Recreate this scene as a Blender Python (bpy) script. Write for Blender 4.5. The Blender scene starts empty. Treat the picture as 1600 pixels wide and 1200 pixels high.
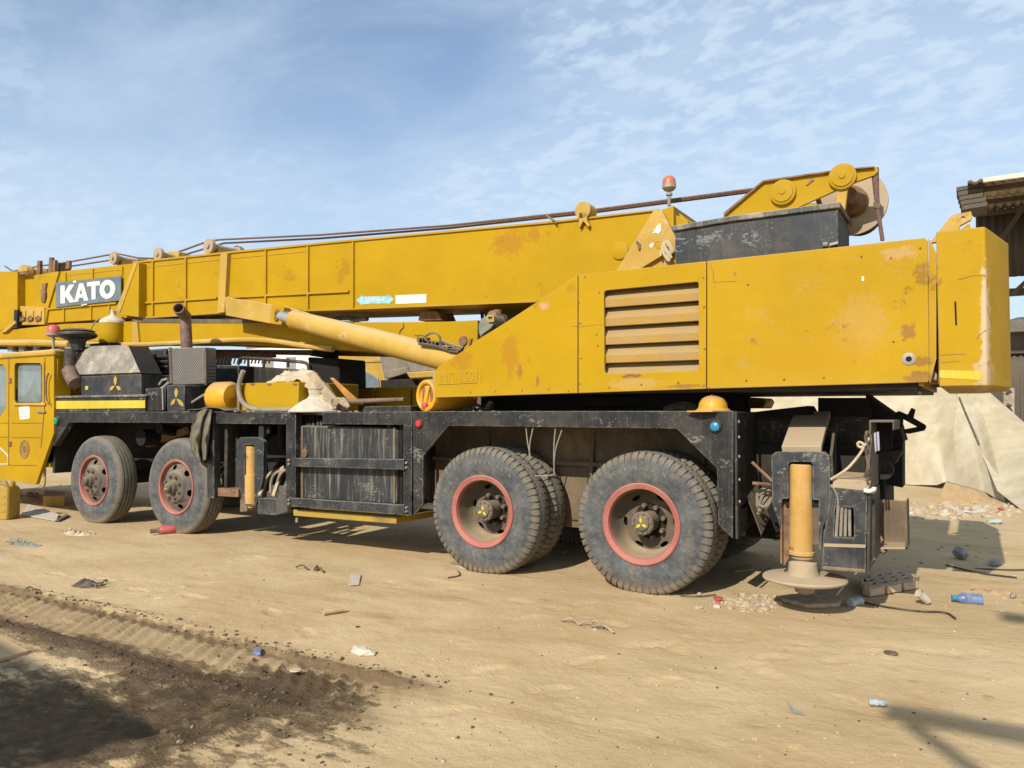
import bpy, bmesh, math, random
import numpy as np
from mathutils import Vector, Matrix, Quaternion
from mathutils.geometry import tessellate_polygon
from mathutils import noise as mnoise

random.seed(7)
R = math.radians
scene = bpy.context.scene
col = scene.collection

# ------------------------------------------------------------------ camera
YAW, PITCH, FOC = R(30.96), R(2.05), 1200.0
CAM = Vector((0, -6, 1.5))
cam_data = bpy.data.cameras.new('camera')
cam_data.lens = 27.0
cam_data.sensor_width = 36.0
cam_data.clip_end = 3000
cam = bpy.data.objects.new('camera', cam_data)
col.objects.link(cam)
cam.location = CAM
cam.rotation_euler = (R(90) + PITCH, 0, YAW)
scene.camera = cam

# ------------------------------------------------------------------ sun, sky, exposure
SUN_EL, SUN_AZ = R(35.4), R(0)
sun_dir = Vector((math.sin(SUN_AZ) * math.cos(SUN_EL), math.cos(SUN_AZ) * math.cos(SUN_EL), -math.sin(SUN_EL)))
sd = bpy.data.lights.new('sun', 'SUN')
sd.energy = 4.9
sd.angle = R(0.55)
sd.color = (1.0, 0.93, 0.82)
so = bpy.data.objects.new('sun', sd)
col.objects.link(so)
so.rotation_euler = sun_dir.to_track_quat('-Z', 'Y').to_euler()
so.location = (0, -20, 20)

world = bpy.data.worlds.new('World')
scene.world = world
world.use_nodes = True

scene.view_settings.view_transform = 'Standard'
scene.view_settings.look = 'None'
scene.view_settings.exposure = 0.13
scene.view_settings.gamma = 1.0
scene.view_settings.use_curve_mapping = False
scene.cycles.max_bounces = 6
scene.cycles.use_denoising = True


def build_sky():
    nt = world.node_tree
    nd, lk = nt.nodes, nt.links
    bg = nd['Background']
    sky = nd.new('ShaderNodeTexSky')
    sky.sky_type = 'NISHITA'
    sky.sun_disc = False
    sky.sun_elevation = SUN_EL
    sky.sun_rotation = R(180) + SUN_AZ
    sky.air_density = 1.0
    sky.dust_density = 0.7
    sky.ozone_density = 1.0
    tc = nd.new('ShaderNodeTexCoord')
    sp = nd.new('ShaderNodeSeparateXYZ')
    lk.new(tc.outputs['Generated'], sp.inputs[0])

    def m(op, a, b=None, clamp=False):
        n = nd.new('ShaderNodeMath')
        n.operation = op
        n.use_clamp = clamp
        for i, x in enumerate((a, b)):
            if x is None:
                continue
            if isinstance(x, (int, float)):
                n.inputs[i].default_value = x
            else:
                lk.new(x, n.inputs[i])
        return n.outputs[0]

    def ramp(f, stops):
        n = nd.new('ShaderNodeValToRGB')
        n.color_ramp.interpolation = 'EASE'
        e = n.color_ramp.elements
        while len(e) < len(stops):
            e.new(0.5)
        for q, (p, v) in zip(e, stops):
            q.position = p
            q.color = (v, v, v, 1)
        lk.new(f, n.inputs[0])
        return n.outputs[0]
    x, y, z = sp.outputs
    zz = m('ADD', m('MAXIMUM', z, 0.0), 0.22)
    cb = nd.new('ShaderNodeCombineXYZ')
    lk.new(m('DIVIDE', x, zz), cb.inputs[0])
    lk.new(m('DIVIDE', y, zz), cb.inputs[1])

    def noise(scale, detail, rough, dist=0.0, rot=0.0, sc=(1, 1, 1), loc=(0, 0, 0)):
        mp = nd.new('ShaderNodeMapping')
        mp.inputs['Rotation'].default_value = (0, 0, rot)
        mp.inputs['Scale'].default_value = sc
        mp.inputs['Location'].default_value = loc
        lk.new(cb.outputs[0], mp.inputs[0])
        n = nd.new('ShaderNodeTexNoise')
        n.inputs['Scale'].default_value = scale
        n.inputs['Detail'].default_value = detail
        n.inputs['Roughness'].default_value = rough
        n.inputs['Distortion'].default_value = dist
        lk.new(mp.outputs[0], n.inputs['Vector'])
        return n.outputs['Fac']
    # side: towards the right of the view the cloud sheet thickens
    side = m('ADD', m('MULTIPLY', x, math.cos(YAW)), m('MULTIPLY', y, math.sin(YAW)))
    big = noise(0.9, 3, 0.5, 0.3, loc=(2.1, 0.6, 0))
    puff = noise(12, 4, 0.55, 0.1, rot=0.5, sc=(1, 1.35, 1))
    wisp = noise(2.2, 7, 0.6, 0.45, rot=-0.7, sc=(0.7, 1.3, 1), loc=(0.3, 1.2, 0))
    cover = m('ADD', m('MULTIPLY', big, 0.9), m('ADD', m('MULTIPLY', side, 0.16), 0.055))
    puffs = m('MULTIPLY', ramp(puff, [(0.38, 0), (0.62, 1)]), ramp(cover, [(0.33, 0), (0.52, 1)]))
    wisps = m('MULTIPLY', ramp(wisp, [(0.34, 0), (0.78, 1)]), 0.6)
    veil = m('MULTIPLY', ramp(cover, [(0.26, 0.25), (0.60, 1)]), 0.52)
    low = ramp(z, [(0.05, 0.82), (0.48, 0.0)])
    c = m('MAXIMUM', m('MULTIPLY', puffs, 0.85), wisps)
    c = m('SUBTRACT', 1.0, m('MULTIPLY', m('SUBTRACT', 1.0, c), m('SUBTRACT', 1.0, veil)))
    c = m('SUBTRACT', 1.0, m('MULTIPLY', m('SUBTRACT', 1.0, c), m('SUBTRACT', 1.0, low)), True)
    tint = nd.new('ShaderNodeMix')
    tint.data_type = 'RGBA'
    tint.blend_type = 'MULTIPLY'
    tint.inputs['Factor'].default_value = 1.0
    lk.new(sky.outputs[0], tint.inputs['A'])
    tint.inputs['B'].default_value = (.98, 1.11, 1.22, 1)
    mix = nd.new('ShaderNodeMix')
    mix.data_type = 'RGBA'
    lk.new(m('MULTIPLY', c, 0.9), mix.inputs['Factor'])
    lk.new(tint.outputs['Result'], mix.inputs['A'])
    mix.inputs['B'].default_value = (5.3, 6.35, 7.5, 1)
    lk.new(mix.outputs['Result'], bg.inputs['Color'])
    bg.inputs['Strength'].default_value = 0.119


build_sky()

# ------------------------------------------------------------------ photo geometry -> world (metres)
_F = Vector((-math.sin(YAW) * math.cos(PITCH), math.cos(YAW) * math.cos(PITCH), math.sin(PITCH)))
_R = Vector((math.cos(YAW), math.sin(YAW), 0))
_U = _R.cross(_F)


def ray(px, py):
    return _F + _R * ((px - 800) / FOC) + _U * ((600 - py) / FOC)


def at(px, py, Y):
    """point of the vertical plane y = Y measured at this spot of the survey photo"""
    d = ray(px, py)
    return CAM + d * ((Y - CAM.y) / d.y)


def gr(px, py, z=0.0):
    d = ray(px, py)
    return CAM + d * ((z - CAM.z) / d.z)


def PX(pts, Y):
    return [at(x, y, Y) for x, y in pts]


# ------------------------------------------------------------------ mesh helpers
WL = {}


class MB:
    def __init__(s):
        s.v, s.f = [], []

    def add(s, vs, fs):
        o = len(s.v)
        s.v += [tuple(v) for v in vs]
        s.f += [tuple(i + o for i in f) for f in fs]
        return s

    def prism(s, loop, vec, holes=()):
        loops = [[Vector(p) for p in loop]] + [[Vector(p) for p in h] for h in holes]
        flat = [p for l in loops for p in l]
        n = len(flat)
        if holes:
            fr = [tuple(t) for t in tessellate_polygon(loops)]
        else:
            fr = [tuple(range(n))]
        fs = list(fr) + [tuple(i + n for i in reversed(t)) for t in fr]
        k = 0
        for l in loops:
            m = len(l)
            for i in range(m):
                a, b = k + i, k + (i + 1) % m
                fs.append((a, b, b + n, a + n))
            k += m
        vec = Vector(vec)
        return s.add(flat + [p + vec for p in flat], fs)

    def plate(s, pts, Y, th, holes=()):
        return s.prism(PX(pts, Y), (0, th, 0), [PX(h, Y) for h in holes])

    def quad(s, a, b, c, d, th):
        a, b, c, d = map(Vector, (a, b, c, d))
        n = (b - a).cross(d - a).normalized() * th
        return s.prism([a, b, c, d], n)

    def box(s, x0, x1, y0, y1, z0, z1):
        vs = [(x, y, z) for z in (z0, z1) for y in (y0, y1) for x in (x0, x1)]
        return s.add(vs, [(0, 2, 3, 1), (4, 5, 7, 6), (0, 1, 5, 4), (2, 6, 7, 3), (0, 4, 6, 2), (1, 3, 7, 5)])

    def obox(s, c, ax, ay, az):
        c, ax, ay, az = map(Vector, (c, ax, ay, az))
        vs = [c + ax * i + ay * j + az * k for k in (-.5, .5) for j in (-.5, .5) for i in (-.5, .5)]
        return s.add(vs, [(0, 2, 3, 1), (4, 5, 7, 6), (0, 1, 5, 4), (2, 6, 7, 3), (0, 4, 6, 2), (1, 3, 7, 5)])

    def bar(s, a, b, w, h, up=(0, 0, 1)):
        a, b = Vector(a), Vector(b)
        d = b - a
        x = d.normalized()
        u = Vector(up)
        y = u.cross(x).normalized()
        z = x.cross(y)
        return s.obox((a + b) / 2, d, y * w, z * h)

    def cyl(s, a, b, r0, r1=None, seg=16, caps=True):
        return s.lathe([(r0, 0), (r1 if r1 is not None else r0, 1)], a, b, seg, caps)

    def lathe(s, prof, a, b, seg=24, caps=True):
        """profile (radius, fraction of the way from a to b)"""
        a, b = Vector(a), Vector(b)
        d = b - a
        x = d.normalized()
        u = Vector((0, 0, 1)) if abs(x.z) < .9 else Vector((1, 0, 0))
        y = u.cross(x).normalized()
        z = x.cross(y)
        vs, fs = [], []
        n = len(prof)
        for r, h in prof:
            for i in range(seg):
                t = 2 * math.pi * i / seg
                vs.append(a + d * h + (y * math.cos(t) + z * math.sin(t)) * r)
        for k in range(n - 1):
            for i in range(seg):
                j = (i + 1) % seg
                fs.append((k * seg + i, k * seg + j, (k + 1) * seg + j, (k + 1) * seg + i))
        if caps:
            if prof[0][0] > 1e-4:
                fs.append(tuple(reversed(range(seg))))
            if prof[-1][0] > 1e-4:
                fs.append(tuple((n - 1) * seg + i for i in range(seg)))
        return s.add(vs, fs)

    def tube(s, pts, r, seg=8, smooth=0):
        pts = [Vector(p) for p in pts]
        for _ in range(smooth):
            q = [pts[0]]
            for a, b in zip(pts, pts[1:]):
                q += [a * .75 + b * .25, a * .25 + b * .75]
            pts = q + [pts[-1]]
        n = len(pts)
        vs, fs = [], []
        prev = None
        for i, p in enumerate(pts):
            t = (pts[min(i + 1, n - 1)] - pts[max(i - 1, 0)])
            t = t.normalized() if t.length > 1e-9 else Vector((1, 0, 0))
            if prev is None:
                u = Vector((0, 0, 1)) if abs(t.z) < .9 else Vector((1, 0, 0))
                y = u.cross(t).normalized()
            else:
                y = (prev - t * prev.dot(t)).normalized()
            prev = y
            z = t.cross(y)
            rr = r[i] if isinstance(r, (list, tuple)) else r
            for k in range(seg):
                a = 2 * math.pi * k / seg
                vs.append(p + (y * math.cos(a) + z * math.sin(a)) * rr)
        for i in range(n - 1):
            for k in range(seg):
                j = (k + 1) % seg
                fs.append((i * seg + k, i * seg + j, (i + 1) * seg + j, (i + 1) * seg + k))
        fs.append(tuple(reversed(range(seg))))
        fs.append(tuple((n - 1) * seg + k for k in range(seg)))
        return s.add(vs, fs)

    def ball(s, c, rx, ry=None, rz=None, seg=16, rings=10, z0=-1.0, z1=1.0):
        c = Vector(c)
        ry = ry or rx
        rz = rz or rx
        vs, fs = [], []
        a0, a1 = math.asin(z0), math.asin(z1)
        for k in range(rings + 1):
            a = a0 + (a1 - a0) * k / rings
            for i in range(seg):
                t = 2 * math.pi * i / seg
                vs.append(c + Vector((rx * math.cos(a) * math.cos(t), ry * math.cos(a) * math.sin(t), rz * math.sin(a))))
        for k in range(rings):
            for i in range(seg):
                j = (i + 1) % seg
                fs.append((k * seg + i, k * seg + j, (k + 1) * seg + j, (k + 1) * seg + i))
        fs.append(tuple(reversed(range(seg))))
        fs.append(tuple(rings * seg + i for i in range(seg)))
        return s.add(vs, fs)

    def grid(s, nu, nv, fn, th=0.0):
        vs = [Vector(fn(i / nu, j / nv)) for j in range(nv + 1) for i in range(nu + 1)]
        w = nu + 1
        fs = [(j * w + i, j * w + i + 1, (j + 1) * w + i + 1, (j + 1) * w + i) for j in range(nv) for i in range(nu)]
        return s.add(vs, fs)

    def rock(s, c, r, sq=.7, rnd=random):
        c = Vector(c)
        t = (1 + 5 ** .5) / 2
        base = [(-1, t, 0), (1, t, 0), (-1, -t, 0), (1, -t, 0), (0, -1, t), (0, 1, t), (0, -1, -t), (0, 1, -t), (t, 0, -1), (t, 0, 1), (-t, 0, -1), (-t, 0, 1)]
        fs = [(0, 11, 5), (0, 5, 1), (0, 1, 7), (0, 7, 10), (0, 10, 11), (1, 5, 9), (5, 11, 4), (11, 10, 2), (10, 7, 6), (7, 1, 8),
              (3, 9, 4), (3, 4, 2), (3, 2, 6), (3, 6, 8), (3, 8, 9), (4, 9, 5), (2, 4, 11), (6, 2, 10), (8, 6, 7), (9, 8, 1)]
        a = rnd.random() * 6.28
        ca, sa = math.cos(a), math.sin(a)
        sx, sy = rnd.uniform(.7, 1.3), rnd.uniform(.6, 1.1)
        vs = []
        for x, y, z in base:
            k = r / 1.9 * rnd.uniform(.75, 1.25)
            x, y, z = x * k * sx, y * k * sy, z * k * sq
            vs.append(c + Vector((x * ca - y * sa, x * sa + y * ca, z)))
        return s.add(vs, fs)

    def build(s, name, mat, parent=None, smooth=35, bevel=0.0, org=None, loc=None, rot=None, label=None, recalc=True, solid=0.0):
        me = bpy.data.meshes.new(name)
        vs = s.v
        if org is not None:
            org = Vector(org)
            vs = [tuple(Vector(v) - org) for v in vs]
        me.from_pydata(vs, [], s.f)
        if recalc:
            bm = bmesh.new()
            bm.from_mesh(me)
            bmesh.ops.recalc_face_normals(bm, faces=bm.faces)
            bm.to_mesh(me)
            bm.free()
        me.materials.append(mat)
        if smooth:
            me.shade_smooth()
            me.set_sharp_from_angle(angle=R(smooth))
        o = bpy.data.objects.new(name, me)
        col.objects.link(o)
        base = Vector(loc) if loc is not None else (org if org is not None else Vector((0, 0, 0)))
        if parent is not None:
            o.parent = parent
            o.location = base - WL[parent.name]
        else:
            o.location = base
        if rot:
            o.rotation_euler = rot
        WL[o.name] = base.copy()
        if solid:
            md = o.modifiers.new('solid', 'SOLIDIFY')
            md.thickness = solid
            md.offset = 0
        if bevel:
            md = o.modifiers.new('bevel', 'BEVEL')
            md.width = bevel
            md.segments = 2
            md.limit_method = 'ANGLE'
            md.angle_limit = R(40)
        if label:
            o['label'] = label
        return o


def tag(o, label, cat, group=None, kind=None):
    o['label'] = label
    if cat:
        o['category'] = cat
    if group:
        o['group'] = group
    if kind:
        o['kind'] = kind
    return o


def structure(o):
    o['kind'] = 'structure'
    return o


def thing(name, label, cat, loc, group=None):
    o = bpy.data.objects.new(name, None)
    col.objects.link(o)
    o.empty_display_size = .3
    o.location = loc
    WL[o.name] = Vector(loc)
    return tag(o, label, cat, group)


def hub(name, parent, loc):
    """an Empty that is a part and carries sub-parts"""
    o = bpy.data.objects.new(name, None)
    col.objects.link(o)
    o.parent = parent
    o.location = Vector(loc) - WL[parent.name]
    WL[o.name] = Vector(loc)
    return o


def kids(o):
    return [c for c in bpy.data.objects if c.parent == o]


def copy_tree(o, parent=None):
    c = o.copy()
    col.objects.link(c)
    c.parent = parent
    WL[c.name] = WL.get(o.name, Vector((0, 0, 0))).copy()
    for ch in kids(o):
        copy_tree(ch, c)
    return c


def arc(cx, cy, r, a0, a1, n):
    return [(cx + r * math.cos(R(a0 + (a1 - a0) * i / n)), cy + r * math.sin(R(a0 + (a1 - a0) * i / n))) for i in range(n + 1)]


def rquad(p, r, n=4):
    """round the corners of a pixel polygon"""
    out = []
    m = len(p)
    for i in range(m):
        a, b, c = Vector(p[i - 1]), Vector(p[i]), Vector(p[(i + 1) % m])
        d0, d1 = (a - b), (c - b)
        k0 = b + d0.normalized() * min(r, d0.length * .45)
        k1 = b + d1.normalized() * min(r, d1.length * .45)
        for t in range(n + 1):
            f = t / n
            q = k0.lerp(b, f).lerp(b.lerp(k1, f), f)
            out.append((q.x, q.y))
    return out


# ------------------------------------------------------------------ materials
class NT:
    def __init__(s, name):
        s.m = bpy.data.materials.new(name)
        s.m.use_nodes = True
        s.nt = s.m.node_tree
        s.b = s.nt.nodes['Principled BSDF']
        s.tc = s.nt.nodes.new('ShaderNodeTexCoord')
        s.co = s.tc.outputs['Object']

    def new(s, t):
        return s.nt.nodes.new(t)

    def set(s, sock, v):
        if isinstance(v, bpy.types.NodeSocket):
            s.nt.links.new(v, sock)
        elif isinstance(v, (tuple, list)) and len(v) == 3 and sock.type == 'RGBA':
            sock.default_value = (*v, 1)
        else:
            sock.default_value = v

    def mapped(s, scale=(1, 1, 1), loc=(0, 0, 0), rot=(0, 0, 0)):
        n = s.new('ShaderNodeMapping')
        n.inputs['Scale'].default_value = scale
        n.inputs['Location'].default_value = loc
        n.inputs['Rotation'].default_value = rot
        s.set(n.inputs[0], s.co)
        return n.outputs[0]

    def noise(s, scale, detail=4, rough=.55, vec=None, dist=0.0):
        n = s.new('ShaderNodeTexNoise')
        n.inputs['Scale'].default_value = scale
        n.inputs['Detail'].default_value = detail
        n.inputs['Roughness'].default_value = rough
        n.inputs['Distortion'].default_value = dist
        s.set(n.inputs['Vector'], vec if vec is not None else s.co)
        return n.outputs['Fac']

    def vor(s, scale, vec=None, feat='F1', out='Distance'):
        n = s.new('ShaderNodeTexVoronoi')
        n.feature = feat
        n.inputs['Scale'].default_value = scale
        s.set(n.inputs['Vector'], vec if vec is not None else s.co)
        return n.outputs[out]

    def step(s, f, lo, hi, a=0.0, b=1.0):
        n = s.new('ShaderNodeMapRange')
        n.interpolation_type = 'SMOOTHSTEP'
        n.inputs['From Min'].default_value = lo
        n.inputs['From Max'].default_value = hi
        n.inputs['To Min'].default_value = a
        n.inputs['To Max'].default_value = b
        s.set(n.inputs['Value'], f)
        return n.outputs[0]

    def mix(s, f, a, b, mode='MIX'):
        n = s.new('ShaderNodeMix')
        n.data_type = 'RGBA'
        n.blend_type = mode
        s.set(n.inputs['Factor'], f)
        s.set(n.inputs['A'], a)
        s.set(n.inputs['B'], b)
        return n.outputs['Result']

    def math(s, op, a, b=0.0, clamp=False):
        n = s.new('ShaderNodeMath')
        n.operation = op
        n.use_clamp = clamp
        s.set(n.inputs[0], a)
        s.set(n.inputs[1], b)
        return n.outputs[0]

    def xyz(s, v=None):
        n = s.new('ShaderNodeSeparateXYZ')
        s.set(n.inputs[0], v if v is not None else s.co)
        return n.outputs

    def normal(s):
        n = s.new('ShaderNodeNewGeometry')
        return s.xyz(n.outputs['Normal'])

    def bump(s, h, strength=.3, dist=.01, prev=None):
        n = s.new('ShaderNodeBump')
        n.inputs['Strength'].default_value = strength
        n.inputs['Distance'].default_value = dist
        s.set(n.inputs['Height'], h)
        if prev is not None:
            s.set(n.inputs['Normal'], prev)
        return n.outputs[0]

    def done(s, color, rough=.6, bump=None, metal=0.0, spec=.5):
        s.set(s.b.inputs['Base Color'], color)
        s.set(s.b.inputs['Roughness'], rough)
        s.set(s.b.inputs['Metallic'], metal)
        s.set(s.b.inputs['Specular IOR Level'], spec)
        if bump is not None:
            s.set(s.b.inputs['Normal'], bump)
        return s.m


DUST = (.40, .29, .165)


STAINS = []


def paint(name, c, dust=.35, top=.8, streak=.25, rust=.0, chips=.0, chip_col=(.3, .27, .22), rough=.5, wave=.25, var=.14, dcol=DUST, grime=.0, fine=.15, spec=.4, stains=False, edge=0.0, edge_col=(.2, .19, .17)):
    n = NT(name)
    lo = tuple(x * (1 - var) for x in c)
    hi = tuple(min(1, x * (1 + var)) for x in c)
    big = n.noise(1.1, 5, .6)
    base = n.mix(n.step(big, .3, .7), lo, hi)
    # mottled dust film
    film = n.noise(3.3, 8, .7, n.mapped(loc=(3, 1, 7)))
    base = n.mix(n.math('MULTIPLY', n.step(film, .42, .78), dust), base, dcol)
    # vertical run marks
    if streak:
        st = n.math('MULTIPLY', n.math('ADD', n.noise(9, 5, .6, n.mapped(scale=(2.2, 2.2, .16))), n.noise(9, 4, .6, n.mapped(scale=(7, 7, .3)))), .5)
        base = n.mix(n.math('MULTIPLY', n.step(st, .49, .64), streak), base, dcol)
    if grime:
        gm = n.noise(2.2, 8, .72, n.mapped(loc=(9, 4, 2)))
        base = n.mix(n.math('MULTIPLY', n.step(gm, .5, .74), grime), base, (.06, .042, .028))
    if rust:
        ru = n.noise(2.6, 10, .74, n.mapped(loc=(1.7, 5, 3.1)))
        base = n.mix(n.math('MULTIPLY', n.step(ru, .60, .64), rust), base, (.15, .055, .022))
    if chips:
        ch = n.noise(5, 4, .6, n.mapped(scale=(.5, 1, 1), loc=(4, 0, 0)))
        cf = n.noise(42, 6, .68, n.mapped(scale=(.6, 1, 1), loc=(1, 2, 0)))
        ct = n.math('ADD', n.math('MULTIPLY', ch, .9), n.math('MULTIPLY', cf, .75))
        base = n.mix(n.math('MULTIPLY', n.step(ct, .945, .985), chips), base, chip_col)
        sp = n.vor(34)
        sel = n.math('MULTIPLY', n.step(sp, .22, .14), n.step(n.noise(3, 3, .5), .46, .56))
        base = n.mix(n.math('MULTIPLY', sel, chips * .8), base, chip_col)
    if stains:
        wob = n.noise(17, 9, .74)
        for (p, rx, rz, colr, amt) in STAINS:
            x, y, z = n.xyz()
            dx = n.math('POWER', n.math('DIVIDE', n.math('SUBTRACT', x, p.x), rx), 2.0)
            dz = n.math('POWER', n.math('DIVIDE', n.math('SUBTRACT', z, p.z), rz), 2.0)
            d = n.math('ADD', n.math('SQRT', n.math('ADD', dx, dz)), n.math('MULTIPLY', n.math('SUBTRACT', wob, .5), 3.4))
            base = n.mix(n.math('MULTIPLY', n.step(d, 1.05, .6), amt), base, colr)
        # splash dust along the lower edge of the housing
        z = n.xyz()[2]
        sp2 = n.math('MULTIPLY', n.step(n.math('ADD', z, n.math('MULTIPLY', n.math('SUBTRACT', wob, .5), .25)), 1.86, 1.66), n.step(z, 1.5, 1.6))
        base = n.mix(n.math('MULTIPLY', sp2, .4), base, dcol)
    if edge:
        bv = n.new('ShaderNodeBevel')
        bv.samples = 3
        bv.inputs['Radius'].default_value = .016
        ge = n.new('ShaderNodeNewGeometry')
        dt = n.new('ShaderNodeVectorMath')
        dt.operation = 'DOT_PRODUCT'
        n.set(dt.inputs[0], bv.outputs[0])
        n.set(dt.inputs[1], ge.outputs['Normal'])
        ew = n.math('MULTIPLY', n.step(dt.outputs['Value'], .985, .90), n.step(n.noise(13, 6, .65, n.mapped(loc=(6, 6, 1))), .40, .56))
        base = n.mix(n.math('MULTIPLY', ew, edge), base, edge_col)
    nz = n.normal()[2]
    tm = n.math('MULTIPLY', n.step(nz, .25, .9), n.step(n.noise(6, 6, .65), .2, .6, .55, 1.0))
    base = n.mix(n.math('MULTIPLY', tm, top), base, dcol)
    r = n.step(film, .4, .75, rough, min(1, rough + .3))
    b = n.bump(n.noise(2.4, 3, .5), wave * 1.6, .03)
    b = n.bump(n.noise(70, 4, .6), fine, .002, b)
    return n.done(base, r, b, spec=spec)


def plain(name, c, rough=.6, metal=0.0, var=.12, scale=8, bump=.2, bdist=.004, spec=.4, dust=0.0):
    n = NT(name)
    f = n.noise(scale, 6, .62)
    base = n.mix(n.step(f, .3, .7), tuple(x * (1 - var) for x in c), tuple(min(1, x * (1 + var)) for x in c))
    if dust:
        base = n.mix(n.math('MULTIPLY', n.step(n.noise(scale * .7, 8, .7, n.mapped(loc=(2, 3, 4))), .4, .7), dust), base, DUST)
    return n.done(base, rough, n.bump(n.noise(scale * 6, 4, .6), bump, bdist), metal, spec)


M = {}
ORG = (.33, .145, .012)
MAR = (.17, .065, .04)
PAL = (.42, .27, .12)
STAINS += [(at(795, 380, .85), .22, .16, ORG, .6), (at(835, 365, .85), .07, .10, ORG, .6), (at(874, 345, .85), .03, .10, ORG, .6), (at(1040, 352, .95), .1, .1, ORG, .5),
           (at(797, 555, 0), .10, .22, ORG, .6), (at(812, 580, 0), .03, .09, MAR, .5), (at(840, 597, 0), .02, .05, MAR, .7), (at(722, 562, 0), .13, .12, ORG, .55), (at(893, 450, 0), .05, .05, ORG, .4),
           (at(985, 588, 0), .12, .022, MAR, .95), (at(1070, 604, 0), .16, .02, MAR, .9), (at(990, 600, 0), .25, .06, PAL, .6), (at(1345, 510, 0), .20, .24, PAL, .25), (at(1405, 395, 0), .13, .05, PAL, .7),
           (at(1420, 518, 0), .05, .07, MAR, .55), (at(1437, 590, 0), .1, .06, MAR, .8), (at(1440, 565, 0), .08, .04, MAR, .6), (at(1280, 560, 0), .5, .2, (.40, .215, .008), .5), (at(677, 600, 0), .03, .14, (.36, .23, .17), .7),
           (at(850, 478, 0), .06, .04, (.5, .3, .24), .6), (at(1540, 520, .0), .03, .5, (.52, .42, .30), .75), (at(1537, 585, .0), .06, .12, (.5, .38, .28), .8), (at(1535, 350, 0), .1, .03, PAL, .5)]
YEL = (.385, .228, .0028)
M['yellow'] = paint('faded_yellow_paint', YEL, dust=.2, top=.75, streak=.05, rust=.25, grime=.0, rough=.55, var=.08, stains=True, dcol=(.40, .245, .012), spec=.15, edge=.6, edge_col=(.36, .25, .13))
M['yellow_worn'] = paint('worn_yellow_paint', YEL, dust=.3, top=.8, streak=.12, rust=.5, chips=.25, chip_col=(.36, .26, .13), rough=.55, var=.09, stains=True, dcol=(.40, .255, .025), spec=.15, edge=.85, edge_col=(.34, .235, .14))
M['yellow_pale'] = paint('dusty_pale_yellow_paint', (.41, .25, .03), dust=.5, top=.9, streak=.2, rust=.35, chips=.35, chip_col=(.55, .45, .3), rough=.6, dcol=(.49, .355, .165))
M['yellow_bright'] = paint('bright_yellow_plastic', (.62, .30, .005), dust=.2, top=.7, streak=.1, rough=.42)
M['stripe'] = paint('yellow_stripe_paint', (.50, .38, .006), dust=.2, top=.7, streak=.35, rough=.5, dcol=(.5, .44, .3))
M['black'] = paint('scuffed_black_paint', (.013, .013, .014), dust=.42, top=.95, streak=.22, chips=.6, chip_col=(.20, .195, .17), rough=.48, dcol=(.125, .107, .08), spec=.3, edge=.7, edge_col=(.23, .22, .19))
M['black_dusty'] = paint('dusty_black_metal', (.016, .015, .014), dust=.55, top=1.0, streak=.3, chips=.3, rough=.6, dcol=(.13, .10, .065))
M['tank'] = paint('streaked_dark_tank_metal', (.02, .021, .022), dust=.2, top=.95, streak=.9, chips=.3, rough=.5, dcol=(.17, .158, .13))
M['hood'] = paint('dusty_grey_hood_metal', (.05, .052, .055), dust=.95, top=.97, streak=.2, chips=.1, rough=.6, dcol=(.44, .38, .28))
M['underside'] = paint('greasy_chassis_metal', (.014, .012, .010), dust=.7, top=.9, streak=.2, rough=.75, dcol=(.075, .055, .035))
M['frame_dust'] = paint('dust_caked_frame', (.13, .095, .06), dust=.8, top=.9, streak=.2, rough=.85, dcol=(.30, .22, .13))
M['fender_blue'] = paint('blue_black_plate_paint', (.023, .026, .031), dust=.48, top=.95, streak=.15, chips=.6, chip_col=(.20, .205, .19), rough=.45, dcol=(.17, .15, .115), spec=.3, edge=.7, edge_col=(.28, .26, .22))
M['wet_earth'] = plain('soaked_brown_earth', (.105, .068, .038), .95, var=.35, scale=20, bump=.5)
M['cone_white'] = plain('chalk_dusted_cone', (.50, .44, .34), .95, var=.15, scale=14, bump=.4)
M['tyre_text'] = plain('dusty_raised_rubber', (.25, .21, .16), .9, var=.3, scale=20)
M['jack'] = paint('chipped_orange_yellow_paint', (.45, .255, .06), dust=.75, top=.9, streak=.45, grime=.35, rust=.8, chips=.5, chip_col=(.46, .34, .2), rough=.5, dcol=(.50, .35, .16))
M['concrete_dust'] = paint('dust_covered_steel', (.33, .255, .165), dust=.8, top=.95, streak=.2, rust=.2, rough=.9, dcol=(.42, .32, .20))
M['red_rim'] = paint('faded_red_paint', (.33, .10, .078), dust=.45, top=.4, streak=.0, chips=.3, rough=.6, dcol=(.42, .25, .17))
M['rim_grey'] = paint('dusty_rim_metal', (.085, .073, .06), dust=.6, top=.8, streak=.0, rust=.5, rough=.65, dcol=(.26, .21, .145))
M['rim_beige'] = paint('shade_toned_dusty_rim_metal', (.10, .077, .052), dust=.5, top=.9, streak=.0, rough=.85, dcol=(.36, .27, .165))  # base darkened for the shade inside the deep wheel dish; up-facing dust is lighter
M['hub_metal'] = paint('greasy_hub_metal', (.075, .062, .048), dust=.6, top=.8, streak=.0, rust=.5, rough=.6, dcol=(.25, .19, .12))
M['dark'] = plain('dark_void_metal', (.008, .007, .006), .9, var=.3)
M['rope'] = plain('rusty_wire_rope', (.13, .075, .055), .7, var=.3, scale=40)
M['rust'] = plain('rusty_brown_steel', (.17, .085, .045), .8, var=.35, scale=14, dust=.3)
M['brown_pipe'] = plain('rusty_exhaust_steel', (.135, .082, .066), .75, var=.25, scale=12, dust=.25)
M['chrome'] = plain('polished_rod_steel', (.6, .6, .6), .3, metal=.9, var=.1)
M['steel'] = plain('worn_grey_steel', (.25, .24, .22), .6, metal=.2, var=.2, dust=.5)
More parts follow.
